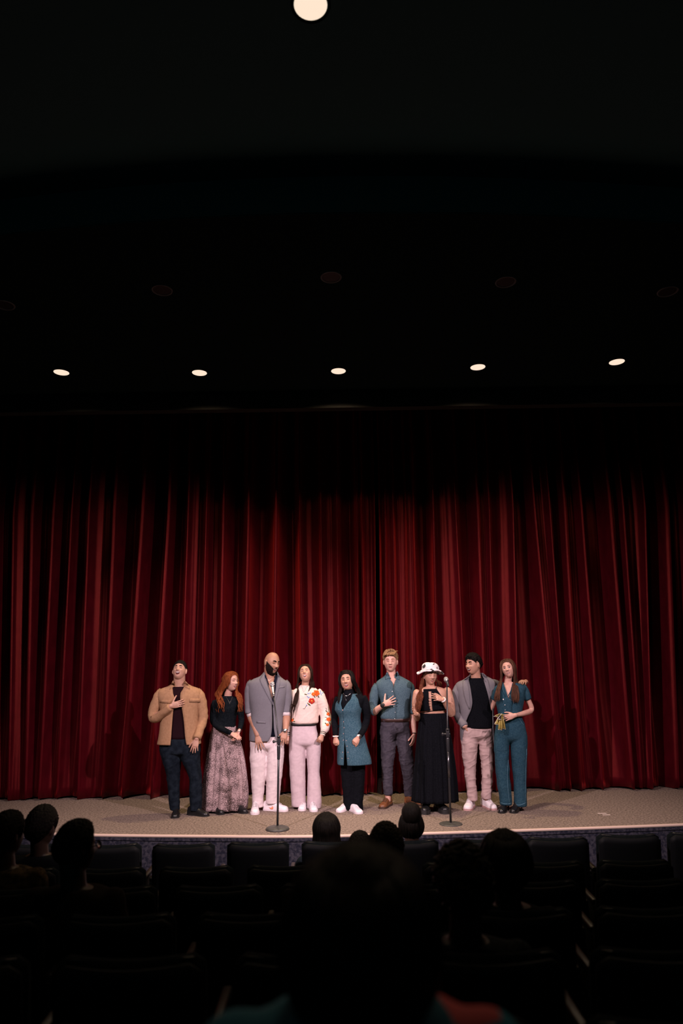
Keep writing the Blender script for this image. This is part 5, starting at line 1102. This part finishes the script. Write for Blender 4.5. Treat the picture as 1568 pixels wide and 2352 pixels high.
# ================================================================== microphones on stands
m_stand = M('black_powder_coat', (.022, .022, .024), .35); m_iron = M('cast_iron_base', (.045, .045, .043), .5, (.07, .07, .06), 40); m_mesh = M('silver_mesh', (.62, .60, .60), .42, metal=.6, bump=.8, scale=900); m_bodyg = M('silver_grey_body', (.45, .43, .36), .35, metal=.5)
m_steel = M('dark_steel_tube', (.12, .12, .13), .25, metal=.8)
def stand(base, clutch, top, mic0, mic1, bw, domeh, label, mlabel, silver, bright):
    b0 = G(*base); D = b0.y
    t = thing('microphone_stand', label, 'microphone stand', tuple(b0), 'microphone stands at the front of the stage')
    m = (P(base[0]+1, base[1], D)-P(base[0], base[1], D)).length; r = bw*m/2
    bm = bmesh.new(); rows = []
    for q, h in ((1.0, 0), (1.0, domeh*.35), (.96, domeh*.7), (.85, domeh*.95), (.6, domeh), (.25, domeh*1.02), (.08, domeh*1.5), (.06, domeh*1.5)): rows.append([b0+V((r*q*math.cos(a), r*q*math.sin(a), h)) for a in [2*PI*i/40 for i in range(40)]])
    vv = grid(bm, rows, cu=True); bm.faces.new(vv[-1]); bm.faces.new(vv[0][::-1]); obj('base', bm, m_iron, t)
    c0 = P(clutch[0], clutch[1], D); c1 = P(top[0], top[1], D); ln = V((b0.x, b0.y, .02))
    bm = bmesh.new(); tube(bm, [ln, ln.lerp(c0, .5), c0], [.0115]*3, n=16, k=1, dome=False); obj('lower_tube', bm, m_stand, t)
    if bright:
        bm = bmesh.new(); tube(bm, [ln.lerp(c0, .50), ln.lerp(c0, .80)], [.0122]*2, n=16, k=1, dome=False); obj('steel_tube_section', bm, m_steel, t)  # upper-middle stretch of the lower tube in paler metal
    bm = bmesh.new(); tube(bm, [c0-(c0-ln).normalized()*.05, c0-(c0-ln).normalized()*.18], [.020, .016], n=16, k=1, dome=True); obj('clutch', bm, m_stand, t)
    up = (c1-c0).normalized(); bm = bmesh.new(); tube(bm, [c0-up*.04, c0, c1], [.0085]*3, n=12, k=1, dome=False); obj('boom_tube', bm, m_stand, t)
    bm = bmesh.new(); box(bm, c0+V((0, 0, .01)), (.036, .036, .085)); tube(bm, [c0+V((-.055, -.005, .0)), c0+V((.02, -.005, .0))], [.010, .010], n=10, k=1); ell(bm, c0+V((-.055, -.005, 0)), (.014, .014, .018)); ell(bm, c0+V((.0, -.02, .052)), (.02, .016, .012)); obj('pivot_clamp', bm, m_stand, t, bev=.003)
    a = P(mic0[0], mic0[1], D-.02); c = P(mic1[0], mic1[1], D+.03)          # bottom of the handle -> centre of the grille
    ax = (c-a).normalized()
    bm = bmesh.new(); tube(bm, [c1, c1.lerp(a, .6)+V((0, 0, 0)), a+ax*.03], [.010, .012, .017], n=12, k=2, dome=False); obj('clip', bm, m_stand, t)
    g = thing('microphone', mlabel, 'microphone', tuple(a), 'vocal microphones on stands')
    L = (c-a).length
    bm = bmesh.new(); tube(bm, [a, a+ax*L*.35, a+ax*(L-.030)], [.0105, .0125, .019], n=20, k=2); obj('handle', bm, m_bodyg if silver else m_stand, g)
    bm = bmesh.new(); tube(bm, [a+ax*(L-.033), a+ax*(L-.018)], [.021, .0245], n=20, k=1, dome=False); obj('collar', bm, m_silver, g)
    bm = bmesh.new(); ell(bm, c, (.0265, .0265, .030), None, 24, 16); gr = obj('grille', bm, m_mesh, g)
    bm = bmesh.new(); tube(bm, [c-ax*.003, c+ax*.003], [.0278]*2, n=24, k=1, dome=False); obj('grille_band', bm, m_silver, gr)
    if silver:
        bm = bmesh.new(); tube(bm, [a-ax*.0, a+ax*.022], [.0155, .017], n=18, k=1, dome=False); obj('end_ring', bm, m_silver, g)
    return t
stand((637, 1905.5), (640, 1703), (628.5, 1600), (628, 1597), (625.3, 1571.5), 54, .028, 'black microphone stand with thick round base before the bald man in grey blazer', 'silver-grey vocal microphone upright before the chest of the bald bearded man', True, False)
stand((1035, 1893), (1027.5, 1686), (1026, 1577), (1029.5, 1574.5), (1024, 1560.5), 53, .012, 'black microphone stand with thin flat base before the woman in the bucket hat', 'black vocal microphone with silver grille tilted beside the bucket hat wearer', False, True)
# ================================================================== seats
m_seat = M('black_seat_fabric', (.006, .009, .010), .95, (.010, .013, .014), 80); m_shell = M('black_seat_shell', (.006, .007, .008), .6, spec=.2); m_arm = M('dark_armrest', (.012, .011, .010), .4); m_glint = M('seat_edge_glint', (.05, .045, .042), .3)
def seatproto():
    t = thing('theatre_seat', 'x', 'seat', (0, 0, 0), 'rows of black upholstered theatre seats')
    W = .475
    def plate(z0, z1, y, th, w0, w1, sag=.012, lean=.10, n=14):
        bm = bmesh.new(); rows = []
        for side in (0, 1):
            for i in range(n+1):
                u = i/n; row = []
                for j in range(13):
                    v = -1+2*j/12; r = .045; zt = z1-sag*math.cos(v*PI/2)*u - (max(0, abs(v)-.86)/.14)**3*.028*u
                    z = z0+(zt-z0)*u; w_ = (w0+(w1-w0)*u)/2
                    edge_ = min(1, (1-abs(v))*7+.25)*min(1, (1-u)*9+.30)
                    row.append(V((w_*v*(1-.02*u), y-lean*u+.03*v*v+(th*.5*edge_ if side else -th*.5*edge_), z)))
                rows.append(row if side == 0 else row)
        a = rows[:n+1]; b = rows[n+1:]
        va = [[bm.verts.new(p) for p in r] for r in a]; vb = [[bm.verts.new(p) for p in r] for r in b]
        for i in range(n):
            for j in range(12):
                bm.faces.new((va[i][j], va[i][j+1], va[i+1][j+1], va[i+1][j])); bm.faces.new((vb[i][j], vb[i+1][j], vb[i+1][j+1], vb[i][j+1]))
        for i in range(n):
            bm.faces.new((va[i][0], va[i+1][0], vb[i+1][0], vb[i][0])); bm.faces.new((va[i][12], vb[i][12], vb[i+1][12], va[i+1][12]))
        for j in range(12):
            bm.faces.new((va[n][j], va[n][j+1], vb[n][j+1], vb[n][j])); bm.faces.new((va[0][j], vb[0][j], vb[0][j+1], va[0][j+1]))
        return bm
    obj('backrest', plate(.34, SEATH, .13, .08, W-.02, W), m_seat, t, local=True)
    obj('back_shell', plate(.30, SEATH-.012, .085, .03, W-.01, W-.01), m_shell, t, local=True)
    bm = bmesh.new(); tube(bm, [V((-W*.42, .035, SEATH-.008)), V((0, .022, SEATH-.016)), V((W*.42, .035, SEATH-.008))], [.0035]*3, n=6, k=4, dome=False); obj('edge_glint', bm, m_glint, t, local=True)  # paler strip painting the glint along the top edge of the backrest
    bm = bmesh.new(); box(bm, (0, .33, .43), (W-.04, .40, .09)); obj('seat_pan', bm, m_seat, t, local=True, bev=.02)
    for s in (-1, 1):
        bm = bmesh.new(); box(bm, (s*.246, .28, .63), (.036, .34, .035)); obj('armrest', bm, m_arm, t, local=True, bev=.01)
        bm = bmesh.new(); box(bm, (s*.246, .20, .31), (.03, .20, .62)); obj('leg', bm, m_shell, t, local=True, bev=.01)
    return t
def dup(root, loc, rz=0):
    r = root.copy(); C.objects.link(r); r.location = loc; r.rotation_euler = (0, 0, rz)
    for ch in list(root.children):
        c = ch.copy(); C.objects.link(c); c.parent = r
    return r
proto = seatproto()
rown = ('first', 'second', 'third', 'fourth', 'fifth', 'sixth', 'seventh')
r1 = [-90, 81, 252, 421, 592, 763, 936, 1108, 1278.5, 1442, 1606]
r1top = [1936, 1937, 1938, 1937, 1933, 1931, 1928, 1926, 1922, 1915, 1911]
used = False; nseat = 0
pitch = None
def place(x, y, z, rz, label):
    global used
    if not used: o = proto; o.location = (x, y, z); o.rotation_euler = (0, 0, rz); used = True
    else: o = dup(proto, (x, y, z), rz)
    o['label'] = label
row1x = []
names1 = ['beyond the left edge', 'under the three left heads', 'right beside the three left heads', 'second right of the three left heads', 'left of the long-haired watcher', 'under the long-haired watcher', 'under the watcher with the bun', 'in front of the big round head', 'right of the big round head', 'second right of the big round head', 'at the right edge']
for k, (px, ty) in enumerate(zip(r1, r1top)):
    c = P(px, ty, rowY[0]); row1x.append(c.x)
    place(c.x, c.y-.03, c.z-SEATH, -c.x*.02, 'black theatre seat of the front row, '+names1[k])
pt = (row1x[-1]-row1x[0])/(len(row1x)-1)
for r in range(1, 6):
    y, z = rowY[r], rowZ[r]; half = 784/1568*(y*.976+.3)+.15; x0 = row1x[0]+(pt/2 if r % 2 else 0); xs = []
    x = x0-pt*2
    while x < half+.2:
        if x > -half-.2: xs.append(x)
        x += pt
    for k, x in enumerate(xs):
        q = min(range(len(xs)), key=lambda i: abs(xs[i])); side = 'left' if x < xs[q] else 'right'; n_ = abs(k-q)
        place(x, y-.10, z-SEATH, -x*.02, 'black theatre seat, %s row from the stage, ' % rown[r] + ('the middle one' if n_ == 0 else '%s to the %s of its middle' % (('first', 'second', 'third', 'fourth', 'fifth', 'sixth', 'seventh', 'eighth')[n_-1], side)))
# ================================================================== audience seen from behind
sk_dim = skin('watcher_skin_dimmed', (.06, .032, .022)); h_aud = hairm('watcher_dark_hair', (.006, .005, .004), (.014, .011, .009)); h_audb = hairm('watcher_brown_hair', (.012, .009, .007), (.035, .025, .018))  # skin colour darkened to carry the gloom of the hall
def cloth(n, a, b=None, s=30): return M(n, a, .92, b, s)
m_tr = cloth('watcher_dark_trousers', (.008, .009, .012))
class Watcher:
    def __init__(S, label, px, topy, D, hpx, cl, hair, yaw=0, pitch=0, kind='short', hk=1.0, vox=.009, shw=.21, drop=0):
        top = P(px, topy, D); S.D = D; row = min(range(len(rowY)), key=lambda i: abs(rowY[i]+.1-D)); fl = rowZ[row]-SEATH
        S.root = thing('person', label, 'person', (top.x, D-.02, fl+.0)); S.hs = hk; S.h = {'jaw': .22}; S.parts = []
        S.m = (P(px+1, topy, D)-top).length
        S.hc = top-V((0, 0, .125*hk)); S.R = Matrix.Rotation(PI+yaw, 3, 'Z') @ Matrix.Rotation(-pitch, 3, 'X'); S.bm = bmesh.new(); S.T = add_head(S.bm, S.hc, S.R, hk, S.h)
        x, y = top.x, D; sh = S.hc.z-.20-drop; hip = fl+.50; S.sh = sh
        tube(S.bm, [V((x, y-.0, sh-.05)), V((x, y, sh+.02)), S.T @ V((0, .02, -.06))], [.065, .058, .055], n=16, k=3)
        T = [(hip, .17, .12), (hip+.12, .165, .115), ((hip+sh)/2, .165, .115), (sh-.12, .175, .12), (sh-.04, shw-.025, .10), (sh, shw-.04, .085), (sh+.03, .09, .07)]
        def rings(out): return [Person.ringpts(V((x, y+.01, z)), a+out, b+out, 36) for z, a, b in spl(T, 3)]
        vv = grid(S.bm, rings(-.012), cu=True); S.bm.faces.new(vv[0][::-1]); S.bm.faces.new(vv[-1])
        arms, legs = [], []
        for s in (-1, 1):
            arms.append([V((x+s*(shw-.03), y, sh-.03)), V((x+s*(shw+.02), y+.03, sh-.28)), V((x+s*.12, y+.27, sh-.36))])
            legs.append([V((x+s*.09, y+.03, hip+.0)), V((x+s*.11, y+.44, hip+.03)), V((x+s*.11, y+.47, fl+.08))])
        for a in arms: tube(S.bm, a, [.045, .038, .026], n=12, k=4); hand(S.bm, a[2], a[2]+V((0, .1, -.03)), (0, 0, 1), (0, .3, -1), curl=.35, s=.9)
        for a in legs: tube(S.bm, a, [.075, .055, .040], n=12, k=4); tube(S.bm, [a[2]-V((0, .04, .035)), a[2]+V((0, .08, -.04)), a[2]+V((0, .17, -.05))], [(.04, .03), (.042, .028), (.032, .02)], n=10, k=2)
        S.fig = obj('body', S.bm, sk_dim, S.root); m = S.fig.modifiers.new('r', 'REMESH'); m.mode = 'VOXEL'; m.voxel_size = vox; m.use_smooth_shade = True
        dg = bpy.context.evaluated_depsgraph_get(); me = bpy.data.meshes.new_from_object(S.fig.evaluated_get(dg)); S.fig.modifiers.clear(); S.fig.data = me; me.shade_smooth()
        bm = bmesh.new(); vv = grid(bm, rings(.012), cu=True); bm.faces.new(vv[0][::-1]); bm.faces.new(vv[-1])
        for a in arms: tube(bm, a, [.062, .056, .040], n=14, k=4)
        Person.union(S, 'sweater', bm, cl, vox=.014, wr=.006)
        bm = bmesh.new()
        for a in legs: tube(bm, a, [.10, .078, .060], n=14, k=4)
        S.add('trousers', bm, m_tr)
        if kind == 'short': Person.cap(S, hair, shortmask(.60, -.15, -.62), .018, bump=.006, freq=18, seed=D*9)
        elif kind == 'curly':
            Person.cap(S, hair, shortmask(.45, -.2, -.75), .03, bump=.014, freq=9, seed=3); rng = random.Random(int(D*100)); bm = bmesh.new()
            for k in range(260):
                az = rng.uniform(-PI, PI); el = rng.uniform(-.5, 1.5)
                if shortmask(.45, -.2, -.75)(az, el) < .05: continue
                p = headpoint(az, el, {'nose': 0}); p = p+p.normalized()*rng.uniform(.022, .036); ell(bm, S.T @ p, (.012, .012, .010), None, 6, 5)
            o = S.add('hair_curls', bm, hair); o['kind'] = 'stuff'
        else:
            Person.cap(S, hair, shortmask(.62, -.4, -1.2), .014, bump=.003)
            rng = random.Random(int(D*77)); st = []
            low = .17 if kind == 'long' else .02
            for k in range(90):
                az = rng.uniform(1.0, 2*PI-1.0); az = az if az < PI else az-2*PI; sx = math.copysign(1, az)
                q = Person.sk_(S, az, -.25, .02)
                d_ = q-S.hc; d_.z = 0; d_.normalize()
                st.append([Person.sk_(S, sx*.4, 1.35, .012), Person.sk_(S, az, .75, .018), Person.sk_(S, az, .2, .022), q]+([q+V((d_.x*.02, d_.y*.01, -low*.5)), q+V((d_.x*.035, -.02, -low-rng.uniform(0, .04)))] if kind == 'long' else [Person.sk_(S, az, -.7, .012)]))
            Person.locks(S, hair, st, r=.012, wave=.004, wl=20)
            if kind == 'bun':
                bm = bmesh.new(); rng = random.Random(1); c = Person.sk_(S, PI, 1.05, .018)
                ell(bm, c, (.080, .075, .088)); wrinkle(bm, .005, f=(40, 40, 40)); S.add('hair_bun', bm, hair)
    def add(S, name, bm, mat, thick=0, label=None, parent=None, **k):
        o = obj(name, bm, mat, parent or S.root, solid=thick, label=label, **k); S.parts.append(o); return o
m_knit = cloth('brown_patterned_knit', (.016, .012, .008), (.10, .065, .035), 34)
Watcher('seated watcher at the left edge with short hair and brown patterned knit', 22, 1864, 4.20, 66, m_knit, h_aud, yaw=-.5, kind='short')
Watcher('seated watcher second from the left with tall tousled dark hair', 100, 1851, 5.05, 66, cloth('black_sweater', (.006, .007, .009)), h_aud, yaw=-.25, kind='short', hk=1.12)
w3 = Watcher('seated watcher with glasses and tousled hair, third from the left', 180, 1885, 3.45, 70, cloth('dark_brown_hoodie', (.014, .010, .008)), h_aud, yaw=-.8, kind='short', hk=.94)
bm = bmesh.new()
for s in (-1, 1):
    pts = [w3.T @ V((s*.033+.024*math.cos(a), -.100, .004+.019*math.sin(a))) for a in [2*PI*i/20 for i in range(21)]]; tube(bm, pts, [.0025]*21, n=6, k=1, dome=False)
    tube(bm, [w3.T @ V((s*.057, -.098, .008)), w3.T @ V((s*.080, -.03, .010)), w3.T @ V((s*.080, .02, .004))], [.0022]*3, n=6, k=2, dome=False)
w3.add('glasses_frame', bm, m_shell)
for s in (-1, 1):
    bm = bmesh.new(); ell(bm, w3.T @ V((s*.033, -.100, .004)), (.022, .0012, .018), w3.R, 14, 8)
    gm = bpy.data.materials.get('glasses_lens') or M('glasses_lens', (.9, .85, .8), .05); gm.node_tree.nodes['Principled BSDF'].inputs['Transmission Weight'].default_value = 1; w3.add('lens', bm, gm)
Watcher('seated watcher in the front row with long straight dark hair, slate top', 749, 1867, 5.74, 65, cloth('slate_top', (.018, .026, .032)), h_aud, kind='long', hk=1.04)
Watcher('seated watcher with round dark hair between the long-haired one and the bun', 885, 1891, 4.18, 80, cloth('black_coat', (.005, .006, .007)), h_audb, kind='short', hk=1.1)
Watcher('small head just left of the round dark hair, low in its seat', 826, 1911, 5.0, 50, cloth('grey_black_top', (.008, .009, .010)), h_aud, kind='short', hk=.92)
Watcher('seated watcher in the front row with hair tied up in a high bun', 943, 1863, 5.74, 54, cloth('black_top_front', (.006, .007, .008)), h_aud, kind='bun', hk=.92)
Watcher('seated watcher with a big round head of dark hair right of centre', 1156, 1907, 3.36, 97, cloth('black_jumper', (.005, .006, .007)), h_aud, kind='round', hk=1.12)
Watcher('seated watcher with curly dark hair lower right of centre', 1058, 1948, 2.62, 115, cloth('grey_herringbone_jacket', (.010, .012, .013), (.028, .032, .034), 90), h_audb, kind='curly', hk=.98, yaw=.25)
# near watcher in a bright patterned top
m, nt, b = _nt('red_teal_patterned_scarf_cloth'); N = nt.nodes; tc = N.new('ShaderNodeTexCoord'); vz = N.new('ShaderNodeTexVoronoi'); vz.inputs['Scale'].default_value = 15; nz = N.new('ShaderNodeTexNoise'); nz.inputs['Scale'].default_value = 5
mp = N.new('ShaderNodeMapping'); nt.links.new(tc.outputs['Object'], mp.inputs[0]); mp.inputs['Scale'].default_value = (1, 1, .6)
nt.links.new(mp.outputs[0], vz.inputs['Vector']); cr = N.new('ShaderNodeValToRGB'); cr.color_ramp.interpolation = 'CONSTANT'
E = cr.color_ramp.elements; E[0].color = (.03, .20, .28, 1); E[1].position = .45; E[1].color = (.75, .10, .10, 1); q = E.new(.66); q.color = (.04, .28, .38, 1); q = E.new(.84); q.color = (.60, .28, .15, 1)
nt.links.new(vz.outputs['Color'], cr.inputs[0]); nt.links.new(cr.outputs[0], b.inputs['Base Color']); b.inputs['Roughness'].default_value = .9
Watcher('nearest watcher at the bottom with dark hair and red and teal patterned top', 822, 1948, 1.0, 300, m, h_aud, kind='round', hk=1.0, shw=.19, drop=-.105, vox=.007)
